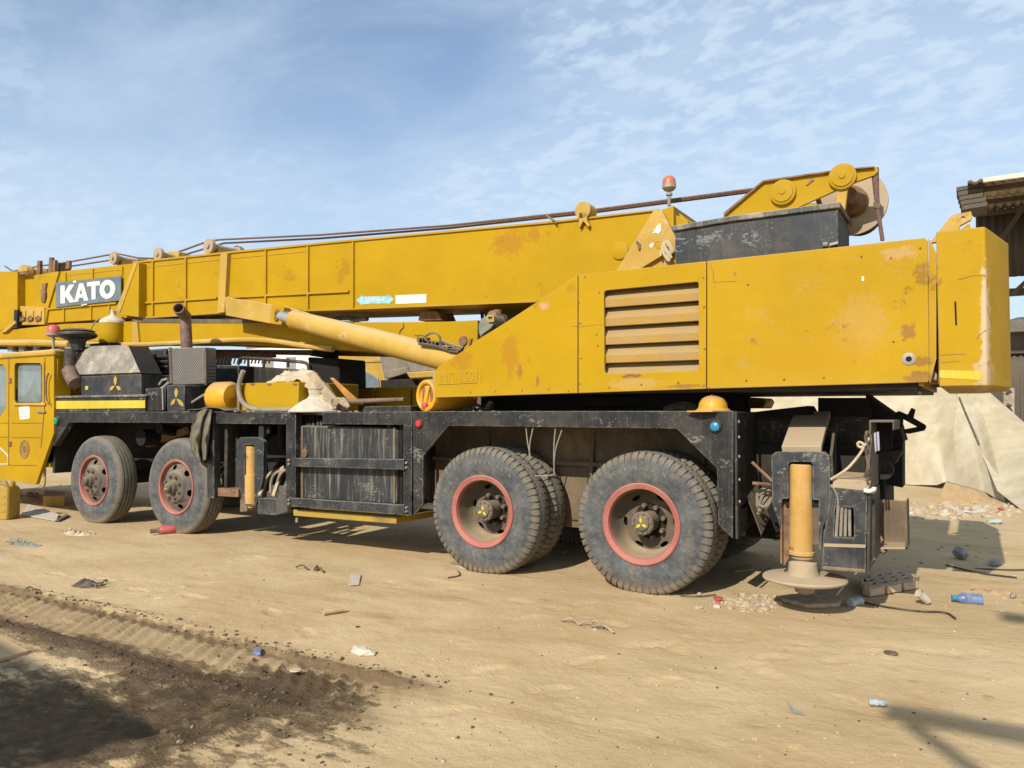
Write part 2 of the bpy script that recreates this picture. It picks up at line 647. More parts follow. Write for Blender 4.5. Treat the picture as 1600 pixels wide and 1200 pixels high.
M['glass'] = plain('dusty_grey_window_glass', (.20, .235, .22), .12, var=.15, scale=3, bump=.02, spec=.6)
M['glass'].node_tree.nodes['Principled BSDF'].inputs['Alpha'].default_value = .68
M['glass_teal'] = plain('teal_cab_glass', (.10, .17, .17), .15, var=.1, scale=3, bump=.02, spec=.6)
M['rubber'] = plain('black_rubber', (.02, .02, .021), .7, var=.2, dust=.3)
M['hose'] = plain('grey_hose_rubber', (.20, .185, .15), .7, var=.2, dust=.4)
M['white'] = plain('chalky_white_paint', (.62, .60, .55), .6, var=.07, scale=14)
M['sign_blue'] = plain('slate_blue_sign_paint', (.105, .145, .17), .5, var=.14, scale=9, dust=.12)
M['red_lamp'] = plain('faded_red_lens', (.50, .10, .07), .35, var=.1)
M['orange_lamp'] = plain('faded_orange_lens', (.44, .13, .055), .35, var=.1)
M['green_lamp'] = plain('green_lens', (.01, .22, .10), .3)
M['red_bright'] = plain('red_lens', (.55, .03, .03), .3)
M['blue_lamp'] = plain('blue_lens', (.03, .2, .34), .3)
M['rag'] = plain('dusty_olive_cloth', (.10, .092, .068), .95, var=.35, scale=10, bump=.5, bdist=.01, dust=.3)
M['canvas'] = plain('dusty_canvas', (.46, .37, .25), .95, var=.15, scale=9, bump=.5, bdist=.01)
M['wood'] = plain('weathered_timber', (.33, .25, .165), .9, var=.25, scale=10, bump=.4)
M['wood_orange'] = plain('orange_brown_board', (.36, .165, .035), .8, var=.3, scale=8)
M['cardboard'] = plain('cardboard', (.42, .29, .155), .95, var=.12, scale=6)
M['paper'] = plain('dusty_white_scrap', (.44, .39, .30), .9, var=.12, scale=12)
M['grey_scrap'] = plain('grey_scrap_metal', (.24, .23, .21), .6, var=.2, scale=16)
M['brick'] = plain('pale_fired_clay', (.50, .36, .24), .95, var=.18, scale=14, bump=.4)
M['stone'] = plain('pale_sand_stone', (.40, .31, .20), .95, var=.25, scale=18, bump=.5)
M['blue_plastic'] = plain('faded_blue_bottle_plastic', (.13, .18, .30), .3, var=.25, scale=20)
M['red_plastic'] = plain('faded_red_plastic', (.42, .075, .07), .5, var=.12, scale=10, dust=.2)
M['clear_plastic'] = plain('milky_clear_plastic', (.34, .37, .37), .25, var=.15, scale=20)
M['dark_cloth'] = plain('dirty_dark_cloth', (.075, .062, .048), .95, var=.4, scale=14, bump=.5, bdist=.01, dust=.35)
M['arrow'] = plain('pale_blue_decal', (.24, .48, .56), .5, var=.25, scale=20)
M['lavender'] = plain('faded_lavender_plastic', (.34, .32, .42), .5)
M['lamp_grey'] = plain('grey_green_dusty_lamp_shell', (.17, .175, .13), .6, var=.25, dust=.4)
M['wire'] = plain('black_wire', (.03, .026, .022), .7, dust=.3)
M['can'] = paint('dirty_yellow_plastic', (.36, .235, .03), dust=.6, top=.8, streak=.3, grime=.6, rough=.5, dcol=(.28, .19, .06))
M['wall_white'] = plain('pale_plaster', (.62, .62, .60), .9, var=.06, scale=1)
M['wall_teal'] = plain('pale_teal_paint', (.30, .46, .42), .8, var=.08, scale=2, dust=.3)
M['grey_panel'] = paint('dusty_grey_body_panel', (.20, .175, .14), dust=.7, top=.8, streak=.3, rough=.7, dcol=(.34, .27, .18))
M['blue_panel'] = plain('grey_blue_glass', (.16, .19, .22), .25, var=.12, scale=4)
M['shed_metal'] = paint('dark_weathered_sheet', (.085, .07, .055), dust=.5, top=.5, streak=.4, rust=.5, rough=.8, dcol=(.16, .125, .085))
M['roof_sheet'] = paint('bleached_roof_sheet', (.36, .30, .22), dust=.5, top=.9, streak=.3, grime=.6, rough=.8, dcol=(.5, .42, .3))
M['roof_edge'] = plain('pale_roof_edge', (.60, .54, .42), .8)


def mat_tyre(name, dust_in, dust_tr):
    n = NT(name)
    x, y, z = n.xyz()
    r = n.math('SQRT', n.math('ADD', n.math('POWER', x, 2.0), n.math('POWER', z, 2.0)))
    f = n.noise(5, 7, .68)
    base = n.mix(n.step(f, .3, .72), (.045, .049, .053), (.115, .119, .118))
    base = n.mix(n.math('MULTIPLY', n.step(n.noise(9, 8, .72, n.mapped(loc=(3, 8, 1))), .48, .72), dust_in), base, (.24, .185, .115))
    tr = n.math('MULTIPLY', n.step(r, .50, .575), n.step(n.noise(12, 5, .6), .2, .6, .65, 1.0))
    base = n.mix(n.math('MULTIPLY', tr, dust_tr), base, (.24, .195, .135))
    tx = n.noise(30, 6, .7)
    base = n.mix(n.math('MULTIPLY', n.step(tx, .55, .7), .5), base, (.20, .195, .18))
    base = n.mix(n.math('MULTIPLY', n.step(tx, .44, .32), .6), base, (.022, .024, .026))
    low = n.math('MULTIPLY', n.step(z, -.40, -.58), n.step(n.noise(8, 5, .6), .25, .6, .4, 1.0))
    base = n.mix(n.math('MULTIPLY', low, .55), base, (.27, .20, .12))
    ring = n.math('SINE', n.math('MULTIPLY', r, 260.0))
    b = n.bump(ring, .08, .002)
    b = n.bump(n.noise(45, 5, .6), .25, .004, b)
    return n.done(base, .82, b, spec=.25)


M['tyre_rear'] = mat_tyre('dusty_lug_tyre_rubber', .55, .55)
M['tyre_front'] = mat_tyre('pale_ribbed_tyre_rubber', .55, .5)


def mat_mesh(name, c, hole, sc, dust=.5):
    """perforated sheet: rows of small holes"""
    n = NT(name)
    x, y, z = n.xyz()
    a = n.math('SINE', n.math('MULTIPLY', x, sc))
    b = n.math('SINE', n.math('MULTIPLY', z, sc))
    p = n.math('MULTIPLY', a, b)
    hole_m = n.step(p, .05, .45)
    base = n.mix(n.step(n.noise(3, 5, .6), .3, .7), tuple(v * .85 for v in c), c)
    base = n.mix(n.math('MULTIPLY', n.step(n.normal()[2], .15, .6), .6), base, (.42, .30, .14))
    base = n.mix(n.math('MULTIPLY', n.step(n.noise(5, 6, .65), .4, .7), dust), base, (.36, .27, .16))
    base = n.mix(hole_m, base, hole)
    return n.done(base, .7, n.bump(p, .3, -.004))


M['grille'] = mat_mesh('perforated_yellow_grille', (.52, .31, .05), (.13, .08, .03), 330)
M['muffler_mesh'] = mat_mesh('perforated_grey_shield', (.15, .14, .125), (.035, .033, .03), 150, .2)


def mat_corr(name, c, dustc, pitch, axis=0):
    n = NT(name)
    f = n.noise(2.5, 7, .66)
    base = n.mix(n.step(f, .3, .7), c, dustc)
    return n.done(base, .8)


def mat_tarp():
    n = NT('sand_coloured_tarpaulin')
    f = n.noise(1.6, 8, .68)
    base = n.mix(n.step(f, .32, .7), (.39, .325, .205), (.52, .455, .33))
    base = n.mix(n.math('MULTIPLY', n.step(n.noise(3.5, 7, .7, n.mapped(loc=(4, 4, 4))), .56, .74), .45), base, (.33, .25, .15))
    w = n.noise(4, 6, .6, n.mapped(scale=(1, 1, .4)), .6)
    b = n.bump(w, .14, .05)
    b = n.bump(n.noise(26, 5, .6), .12, .006, b)
    return n.done(base, .85, b, spec=.2)


M['tarp'] = mat_tarp()


def mat_ground():
    n = NT('dry_packed_sand')
    x, y, z = n.xyz()
    a = n.noise(.55, 6, .62)
    b2 = n.noise(2.6, 8, .68, n.mapped(scale=(.55, 1.5, 1)))
    base = n.mix(n.step(a, .32, .68), (.445, .312, .158), (.555, .412, .232))
    base = n.mix(n.math('MULTIPLY', n.step(b2, .48, .72), .55), base, (.35, .225, .095))
    scuff = n.noise(1.1, 6, .7, n.mapped(scale=(.35, 2.2, 1), loc=(3, 9, 0)), .5)
    base = n.mix(n.math('MULTIPLY', n.step(scuff, .54, .68), .45), base, (.56, .43, .25))
    base = n.mix(n.math('MULTIPLY', n.step(scuff, .44, .32), .5), base, (.33, .215, .10))
    fine = n.noise(38, 6, .7)
    base = n.mix(n.math('MULTIPLY', n.math('MULTIPLY', n.step(fine, .55, .72), n.step(n.noise(1.3, 5, .6, n.mapped(loc=(8, 3, 0))), .42, .6)), .5), base, (.27, .18, .085))
    base = n.mix(n.math('MULTIPLY', n.step(n.noise(60, 4, .7, n.mapped(loc=(5, 5, 5))), .6, .72), .35), base, (.55, .44, .29))
    # oil / water soaked earth around the wheel track and left of it
    wob = n.noise(1.4, 7, .66, n.mapped(loc=(2, 2, 0)))
    wf = n.noise(6.5, 7, .7, n.mapped(scale=(.7, 1.4, 1)))

    def blob(cx, cy, rx, ry, lo=1.08, hi=.62):
        dx = n.math('POWER', n.math('DIVIDE', n.math('SUBTRACT', x, cx), rx), 2.0)
        dy = n.math('POWER', n.math('DIVIDE', n.math('SUBTRACT', y, cy), ry), 2.0)
        d = n.math('ADD', n.math('SQRT', n.math('ADD', dx, dy)), n.math('MULTIPLY', n.math('SUBTRACT', wob, .5), 1.7))
        d = n.math('ADD', d, n.math('MULTIPLY', n.math('SUBTRACT', wf, .5), 2.2))
        return n.step(d, lo, hi)
    w1 = blob(-3.5, -3.35, .85, .42)
    w2 = blob(-3.95, -3.95, 1.25, .6)
    w3 = blob(-3.25, -2.95, .5, .26)
    w4 = blob(-4.5, -3.15, 1.3, .22)
    wet = n.math('MAXIMUM', n.math('MAXIMUM', w1, w2), n.math('MAXIMUM', w3, n.math('MULTIPLY', w4, .7)))
    wet = n.math('MULTIPLY', wet, n.step(wf, .28, .5, .62, 1.0))
    dk = n.mix(n.step(n.noise(9, 6, .65), .35, .65), (.060, .037, .020), (.145, .088, .043))
    base = n.mix(n.math('MULTIPLY', wet, .92), base, dk)
    # damp earth along the tyre track
    tr = n.step(n.math('ABSOLUTE', n.math('ADD', n.math('SUBTRACT', y, TRK_Y), n.math('MULTIPLY', n.math('SUBTRACT', wf, .5), .22))), .36, .22)
    tr = n.math('MULTIPLY', tr, n.step(x, -2.3, -2.9))
    base = n.mix(n.math('MULTIPLY', tr, .4), base, (.165, .107, .055))
    for off, wd_, am in ((.27, .085, .75), (-.25, .15, .85)):
        e = n.math('ABSOLUTE', n.math('ADD', n.math('SUBTRACT', y, TRK_Y + off), n.math('MULTIPLY', n.math('SUBTRACT', wf, .5), .26)))
        e = n.math('MULTIPLY', n.step(e, wd_, wd_ * .3), n.step(x, -2.3, -2.9))
        base = n.mix(n.math('MULTIPLY', e, am), base, (.115, .072, .036))
    # small rusty-orange spots
    sp = n.step(n.noise(3.1, 4, .6, n.mapped(loc=(7, 1, 0))), .66, .74)
    base = n.mix(n.math('MULTIPLY', sp, .6), base, (.30, .165, .055))
    bp = n.bump(n.math('MULTIPLY', n.noise(16, 8, .72), n.math('ADD', n.math('MULTIPLY', wet, 2.2), .25)), .8, .05)
    bp = n.bump(n.noise(7, 8, .68), .35, .03, bp)
    bp = n.bump(fine, .5, .012, bp)
    bp = n.bump(n.noise(150, 3, .6), .4, .004, bp)
    rough = n.math('SUBTRACT', .95, n.math('MULTIPLY', wet, .2))
    return n.done(base, rough, bp, spec=.25)


TRK_Y = -2.86
M['ground'] = mat_ground()
# ================================================================== ground
def axis_pts(a, b, step, lo, hi, grow=1.13):
    p = list(np.arange(a, b + 1e-6, step))
    s, x, left = step, a, []
    while x > lo:
        s *= grow
        x -= s
        left.append(x)
    s, x, right = step, p[-1], []
    while x < hi:
        s *= grow
        x += s
        right.append(x)
    return np.array(left[::-1] + p + right)


def track_depth(x, y):
    """pressed tyre lugs along the wheel track"""
    yy = y - TRK_Y - .05 * math.sin(x * .9)
    a = abs(yy)
    if a > .42 or x > -2.45:
        return 0.0
    fade = min(1, max(0, (-2.45 - x) / .5))
    h = 0.0
    if a < .27:
        h -= .02
        ph = ((x + yy * .75 + .02 * mnoise.noise((x * 2, y * 5, 2))) / .125) % 1.0
        if ph < .42:
            h += .026 * min(1, min(ph, .42 - ph) * 12) * (1 if yy > -.05 else .6) * (.7 + .8 * mnoise.noise((x * 3, y * 3, 1)))
    else:
        h += .013 * max(0, 1 - abs(a - .32) / .09) * (1 + 1.2 * mnoise.noise((x * 7, y * 7, 4)))
    return h * fade


_rf = random.Random(77)
PRINTS = []
for _ in range(26):
    _x, _y, _a = _rf.uniform(-6.5, .8), _rf.uniform(-4.4, -.5), _rf.uniform(0, 6.28)
    for _k in range(_rf.randint(2, 5)):
        PRINTS.append((_x + .62 * _k * math.cos(_a) - .09 * (_k % 2) * math.sin(_a), _y + .62 * _k * math.sin(_a) + .09 * (_k % 2) * math.cos(_a), math.cos(_a), math.sin(_a)))
CELL = {}
for _p in PRINTS:
    for _i in range(-1, 2):
        for _j in range(-1, 2):
            CELL.setdefault((int(math.floor(_p[0] / .3)) + _i, int(math.floor(_p[1] / .3)) + _j), []).append(_p)


def footprints(x, y):
    h = 0.0
    for px, py, ca, sa in CELL.get((int(math.floor(x / .3)), int(math.floor(y / .3))), ()):
        dx, dy = x - px, y - py
        a, b = (dx * ca + dy * sa) / .135, (-dx * sa + dy * ca) / .052
        d = math.sqrt(a * a + b * b)
        if d < 1.6:
            h += -.009 if d < .9 else (-.009 + .013 * (d - .9) / .25 if d < 1.15 else .004 * (1.6 - d) / .45)
    return h


def old_ruts(x, y):
    h = 0.0
    for y0, sl, ph in ((-1.15, .05, 0), (-.72, .045, 1.7), (-3.9, -.12, .6)):
        yy = y - y0 - sl * x - .12 * math.sin(x * .45 + ph)
        if abs(yy) < .2:
            k = .5 + .5 * mnoise.noise((x * .5, y0, 3))
            h -= .006 * k * (1 - (yy / .2) ** 2)
            if ((x + abs(yy) * .6) / .09) % 1 < .4:
                h += .005 * k * (1 - abs(yy) / .2)
    return h


def ground_h(x, y):
    h = .020 * mnoise.noise((x * .6, y * .6, 0)) + .011 * mnoise.noise((x * 2.1, y * 2.1, 3))
    h += .0035 * mnoise.noise((x * 6, y * 6, 5))
    if -9 < x < 1.5 and -5 < y < 4:
        h += .0035 * mnoise.noise((x * 17, y * 17, 9))
        if y < .3:
            h += footprints(x, y) + old_ruts(x, y)
    if y > -.4 and y < 3 and -12 < x < 0:
        h *= .45
    if -9 < x < -2.4 and -3.5 < y < -2.2:
        h += track_depth(x, y)
    d = math.hypot(x + 4, y - 2)
    if d > 30:
        h *= max(0, 1 - (d - 30) / 60)
    # churned soaked earth
    k = max(0, 1 - math.hypot((x + 3.7) / 1.5, (y + 3.7) / .75))
    if k > 0:
        h += k * .05 * mnoise.noise((x * 4.5, y * 4.5, 11)) + k * .03 * mnoise.noise((x * 11, y * 11, 2))
    return h


def build_ground():
    xs = axis_pts(-8.2, 1.4, .025, -1200, 1200)
    ys = axis_pts(-4.7, -1.6, .021, -1200, -1.6, 1.16)
    ys2 = axis_pts(-1.6, 2.2, .04, -1.6, 1200, 1.1)
    ys = np.concatenate([ys[ys <= -1.6 + 1e-6], ys2[ys2 > -1.6 + 1e-3]])
    nx, ny = len(xs), len(ys)
    X, Y = np.meshgrid(xs, ys)
    co = np.zeros((ny, nx, 3), dtype=np.float32)
    co[..., 0], co[..., 1] = X, Y
    xl, yl = xs.tolist(), ys.tolist()
    for j in range(ny):
        for i in range(nx):
            co[j, i, 2] = ground_h(xl[i], yl[j])
    ii = np.arange(nx * ny).reshape(ny, nx)
    q = np.stack([ii[:-1, :-1], ii[:-1, 1:], ii[1:, 1:], ii[1:, :-1]], -1).reshape(-1, 4).astype(np.int32)
    me = bpy.data.meshes.new('ground')
    me.vertices.add(nx * ny)
    me.vertices.foreach_set('co', co.ravel())
    me.loops.add(q.size)
    me.loops.foreach_set('vertex_index', q.ravel())
    me.polygons.add(len(q))
    me.polygons.foreach_set('loop_start', np.arange(0, q.size, 4, dtype=np.int32))
    me.polygons.foreach_set('loop_total', np.full(len(q), 4, dtype=np.int32))
    me.polygons.foreach_set('use_smooth', np.ones(len(q), dtype=bool))
    me.update()
    me.validate()
    me.materials.append(M['ground'])
    o = bpy.data.objects.new('ground', me)
    col.objects.link(o)
    structure(o)


build_ground()

# ================================================================== background
# ---- tarpaulin draped over a parked load: a main sheet and an overlapping end sheet
def poly3(p, u):
    k = min(max(u, 0), 1) * (len(p) - 1)
    i = min(int(k), len(p) - 2)
    return p[i].lerp(p[i + 1], k - i)


TB = [at(700, 757, 12.6), at(1100, 757, 12.2), at(1409, 757, 11.67), at(1464, 758, 11.2), at(1480, 752, 11.05), at(1540, 769, 10.0), at(1572, 788, 9.15)]
TT = [at(700, 636, 14.2), at(1100, 624, 13.8), at(1300, 616, 13.3), at(1400, 608, 13.1), at(1450, 604, 13.0), at(1497, 601, 12.8), at(1522, 602, 12.6)]
APEX = at(1497, 612, 12.7)


def crease(p, amp):
    """taut folds fanning out from the tied top corner"""
    d = p - APEX
    ang = math.atan2(d.x, -d.z)
    r = d.length
    f = abs(math.sin(ang * 7.5 + .6 * math.sin(r * 1.3)))
    return amp * (1 - f) ** 4 * min(1, r / .8) * max(0, 1 - r / 3.2)


def tarp_fn(u, v):
    b, t = poly3(TB, u), poly3(TT, u)
    if v < .7:
        f = v / .7
        p = b.lerp(t, f) + Vector((0, -.12, .10)) * math.sin(f * math.pi)
        sag = .05 * math.sin(u * 25 + 2 * f) * (1 - f) * (.3 + abs(mnoise.noise((u * 9, 0, 2))))
        p += Vector((0, -1, .2)) * (sag + crease(p, .028) + .02 * mnoise.noise(p * .9) + .003 * mnoise.noise(p * 4))
        k = mnoise.noise((p.x * .5 + p.z * .3, p.z * 2.2, 7))
        p += Vector((0, -1, .2)) * .012 * max(0, 1 - abs(k) * 7)
    else:
        f = (v - .7) / .3
        p = t + Vector((.15 * f, 3.2 * f, -.2 * f + .05 * math.sin(f * 7 + u * 9)))
    return p


TL = [at(1490, 604, 12.62), at(1510, 650, 11.75), at(1530, 697, 10.9), at(1545, 728, 10.15), at(1562, 766, 9.1), at(1602, 795, 7.95)]
TR = [at(1530, 598, 12.9), at(1600, 660, 11.6), at(1650, 705, 10.6), at(1700, 760, 9.4), at(1740, 800, 8.5), at(1770, 830, 7.6)]


def tarp_end(u, v):
    a, b = poly3(TL, v), poly3(TR, v)
    p = a.lerp(b, u)
    p += Vector((-.1, -.3, .3)).normalized() * (.22 * math.sin(u * math.pi) * (.3 + .7 * v) + .05 * math.sin(u * 9 + v * 5) * v + crease(p, .025) + .03 * mnoise.noise(p * 1.1))
    p += Vector((-.4, -.3, .1)) * .12 * max(0, 1 - u / .08) * v
    if v > .97:
        p.z = max(.0, p.z)
    return p


m = MB().grid(200, 70, tarp_fn)
m.grid(50, 70, tarp_end)
o = m.build('tarpaulin', M['tarp'], smooth=180, recalc=False, org=(-1.2, 11.6, 0))
tag(o, 'large sand coloured tarpaulin draped over a load behind the crane tail', 'tarpaulin')
part_rope = MB().tube([APEX + Vector((0, -.25, -.05)), at(1503, 632, 12.0), at(1516, 662, 11.35), at(1530, 695, 10.75)], .018, 6, 2)
ro_ = part_rope.build('tie_rope', M['dark_cloth'], o)
# what it covers: a flatbed load
t = thing('covered_trailer', 'low dark trailer hidden under the sand coloured tarpaulin, only its lower edge showing', 'trailer', (-2.6, 12.9, 0))
MB().box(-5.6, -.8, 12.4, 14.6, .5, 1.3).build('bed', M['dark'], t, bevel=.02)
MB().box(-5.6, -.75, 12.0, 12.1, .10, .2).build('bottom_rail', M['steel'], t)
for x in (-4.6, -2.6):
    MB().cyl((x, 12.5, .3), (x, 12.9, .3), .3, seg=20).build('wheel', M['rubber'], t)

# two cardboard flaps leaning on the tarp foot
a, b, c, d = gr(1462, 786), gr(1551, 783), at(1538, 769, gr(1551, 783).y + .12), at(1478, 753, gr(1462, 786).y + .25)
o = MB().quad(a, b, c, d, .012).build('cardboard_sheet', M['cardboard'], org=(a + b) / 2)
tag(o, 'torn tan cardboard sheet leaning against the foot of the tarpaulin', 'cardboard')

# ---- open shed with corrugated roof, far right
SY = 11.0
shed = thing('open_shed', 'open shed with corrugated roof and dark sheet walls behind the counterweight', 'shed', at(1640, 760, SY + 2).xy.to_3d())


def corrugated(p0, du, dv, nw, amp, th=.0, per=8):
    """corrugated sheet: waves run along du, ribs along dv"""
    p0, du, dv = Vector(p0), Vector(du), Vector(dv)
    nn = du.cross(dv).normalized()
    m = MB()
    nu = nw * per
    m.grid(nu, 1, lambda u, v: p0 + du * u + dv * v + nn * amp * math.sin(u * nw * 2 * math.pi))
    return m


P0 = at(1512, 291, SY)
roof_z = P0.z
W = 9.0
nsheet = 9
for k in range(nsheet):
    x0 = P0.x + k * W / nsheet
    sag = random.uniform(-.03, .03)
    m = corrugated((x0, SY, roof_z + .1 + sag), (W / nsheet + .03, 0, .0), (0, 4.6, .42), 6, .025)
    m.build('roof_sheet', M['roof_sheet'], shed, smooth=60, recalc=False, solid=.006)
MB().box(P0.x + .25, P0.x + W, SY - .06, SY - .01, roof_z + .02, roof_z + .11).build('eave_strip', M['roof_edge'], shed, bevel=.01)
# broken darker end sheet at the left
e0 = at(1497, 331, SY + .3)
for k in range(5):
    f = k / 5
    pA = at(1499 + 2.2 * (4 - k), 326 - k * 7.2, SY + .25 + .06 * k)
    MB().obox(pA + Vector((.16, .2, 0)), (.42, 0, .02), (0, .7, 0), (.0, .0, .085)).build('end_slat', M['shed_metal'], shed, bevel=.008)
# trusses, purlins and braces below the roof
for y in (SY + .5, SY + 2.3, SY + 4.2):
    zz = roof_z + .05 + (y - SY) * .09
    MB().box(P0.x + .1, P0.x + W, y - .04, y + .04, zz - .12, zz - .02).build('purlin', M['shed_metal'], shed, bevel=.006)
a, b = at(1562, 377, SY + 2.8), at(1612, 306, SY + 2.8)
MB().bar(a, b, .09, .09).build('brace', M['shed_metal'], shed)
a, b = at(1582, 460, SY + 3.4), at(1640, 405, SY + 3.4)
MB().bar(a, b, .09, .09).build('brace', M['shed_metal'], shed)
# dark back gable sheeting
z0, z1 = at(1590, 432, SY + 4.6).z, roof_z + .62
for k in range(8):
    corrugated((P0.x + .15 + k * 1.1, SY + 4.6, z0), (1.12, 0, 0), (0, 0, z1 - z0), 7, .02).build('gable_sheet', M['shed_metal'], shed, smooth=60, recalc=False, solid=.006)
zb = at(1590, 457, SY + 3.6).z
MB().box(P0.x + .1, P0.x + W, SY + 3.5, SY + 3.7, zb - .07, zb + .09).build('tie_beam', M['shed_metal'], shed, bevel=.01)
zt = at(1590, 519, SY + 4.2).z
for k in range(9):
    corrugated((P0.x - .9 + k * 1.1, SY + 4.2, -.05), (1.12, 0, 0), (0, 0, zt - .45), 9, .022).build('wall_sheet', M['shed_metal'], shed, smooth=60, recalc=False, solid=.006)
MB().box(P0.x - 1.0, P0.x + W, SY + 4.1, SY + 4.24, zt - .5, zt).build('wall_header', M['shed_metal'], shed, bevel=.01)
for x in (P0.x + 2.2, P0.x + 5.6, P0.x + 8.9):
    MB().box(x - .07, x + .07, SY + .3, SY + .44, -.05, roof_z + .06).build('post', M['shed_metal'], shed, bevel=.01)
sg = at(1575, 631, SY + 4.05)
sp = MB().plate([(1568, 606), (1585, 606), (1585, 655), (1568, 655)], SY + 4.05, .03).build('painted_board', M['roof_sheet'], shed)
mk = MB()
for seg in ([(1571, 611), (1578, 609)], [(1573, 614), (1581, 612)], [(1571, 616), (1577, 615)], [(1571, 634), (1580, 640)], [(1580, 632), (1573, 642)], [(1575, 630), (1576, 643)], [(1571, 644), (1582, 641)]):
    a, b = at(*seg[0], SY + 4.045), at(*seg[1], SY + 4.045)
    mk.bar(a, b, .012, .045)
mk.build('lettering', M['rubber'], sp)
wt = thing('water_tank', 'small beige water tank standing on the dark shed wall, far right', 'tank', at(1596, 516, SY + 4.17))
MB().lathe([(.0, 0), (.3, 0), (.32, .1), (.3, .2), (.32, .4), (.3, .5), (.32, .8), (.1, 1), (0, 1)], at(1597, 519, SY + 4.17), at(1597, 519, SY + 4.17) + Vector((0, 0, .34)), 20).build('tank_body', M['roof_edge'], wt)

# ---- a second yellow truck, a wrecked grey one and buildings beyond the deck
Y2 = 5.0
tk = thing('yellow_truck', 'yellow truck cab with a grey-blue window parked beyond the crane deck', 'truck', (at(560, 640, Y2 + .8).x, Y2 + .8, 0))
MB().plate([(512, 546), (590, 543), (607, 612), (609, 700), (512, 700)], Y2, 1.9).build('cab_shell', M['yellow_pale'], tk, bevel=.05)
MB().plate([(536, 586), (561, 576), (590, 590), (594, 611), (534, 612)], Y2 - .03, .05).build('side_window', M['blue_panel'], tk, bevel=.012)
MB().plate([(512, 566), (596, 562), (597, 565), (512, 569)], Y2 - .02, .03).build('body_crease', M['yellow_pale'], tk)
for px in (530, 596):
    g = at(px, 640, Y2)
    MB().cyl((g.x, Y2, .5), (g.x, Y2 + .3, .5), .5, seg=24).build('wheel', M['rubber'], tk)
Y3 = 4.3
tk = thing('wrecked_truck', 'dusty grey wrecked truck body with tilted panels beyond the crane deck', 'truck', (at(640, 640, Y3 + .8).x, Y3 + .8, 0))
MB().plate([(592, 552), (648, 553), (664, 604), (664, 690), (606, 690), (606, 612)], Y3, .6).build('body_panel', M['grey_panel'], tk, bevel=.04)
for q, dy in (([(592, 556), (630, 556), (640, 580), (612, 592), (600, 590)], -.12), ([(603, 580), (632, 574), (638, 582), (606, 592)], -.22), ([(630, 556), (690, 560), (700, 577), (642, 582)], -.28)):
    MB().plate(q, Y3 + dy, .1).build('tilted_panel', M['grey_panel'], tk, bevel=.012)
MB().plate([(634, 582), (690, 578), (697, 588), (640, 592)], Y3 - .34, .3).build('bumper', M['yellow_pale'], tk, bevel=.02)
MB().plate([(594, 594), (650, 592), (656, 612), (596, 612)], Y3 - .18, .1).build('engine_bay', M['underside'], tk, bevel=.01)
for px in (612, 672):
    g = at(px, 640, Y3)
    MB().cyl((g.x, Y3 - .1, .45), (g.x, Y3 + .2, .45), .45, seg=24).build('wheel', M['rubber'], tk)
Y4 = 14.0
bl = thing('teal_building', 'pale teal low building wall with a barred lower strip beyond the wrecked truck', 'building', (at(690, 640, Y4 + 2).x, Y4 + 2, 0))
zt, zm = at(700, 556, Y4).z, at(700, 593, Y4).z
MB().box(at(610, 600, Y4).x, at(900, 600, Y4).x, Y4, Y4 + 4, zm, zt).build('wall', M['wall_teal'], bl)
MB().box(at(610, 600, Y4).x, at(900, 600, Y4).x, Y4 + .1, Y4 + 4, -.1, zm).build('lower_wall', M['shed_metal'], bl)
x = at(655, 600, Y4).x
while x < at(740, 600, Y4).x:
    MB().box(x, x + .11, Y4 - .04, Y4 + .05, .4, zm - .02).build('bar', M['wall_white'], bl)
    x += .3
Y5 = 21.0
bl = thing('white_building', 'plain white building seen through the gap above the crane deck', 'building', (at(460, 640, Y5 + 3).x, Y5 + 3, 0))
xa, xb = at(385, 600, Y5).x, at(548, 600, Y5).x
MB().box(xa, xb, Y5, Y5 + 6, -.1, at(470, 537, Y5).z).build('wall', M['wall_white'], bl)
MB().box(xa - .15, xb + .15, Y5 - .15, Y5 + 6.1, at(470, 537, Y5).z, at(470, 533, Y5).z).build('parapet', M['wall_white'], bl)
for px in (412, 447, 482, 512):
    w = MB().plate([(px, 558), (px + 15, 558), (px + 15, 588), (px, 588)], Y5 - .02, .1).build('window', M['steel'], bl)
    MB().plate([(px - 1, 589), (px + 16, 589), (px + 16, 591), (px - 1, 591)], Y5 - .1, .12).build('sill', M['wall_white'], w)
# low compound wall far behind
for k, (pa, pb, Yw, h, lab) in enumerate(((-500, 330, 30, 2.0, 'long low pale compound wall far beyond the crane cab'), (700, 1700, 33, 1.9, 'long low pale compound wall far beyond the tarpaulin'))):
    xa, xb = at(pa, 640, Yw).x, at(pb, 640, Yw).x
    o = MB().box(xa, xb, Yw, Yw + .3, -.1, h).build('compound_wall', M['roof_edge'], org=((xa + xb) / 2, Yw, 0))
    tag(o, lab, 'wall', 'compound walls round the yard')
# ================================================================== the truck crane
crane = thing('truck_crane', 'long yellow four-axle truck crane with lowered boom and black deck, filling the yard', 'crane', (-6, 1.25, 0))
WID = 2.5


def part(mb, name, mat, parent=None, **k):
    return mb.build(name, M[mat], parent or crane, **k)


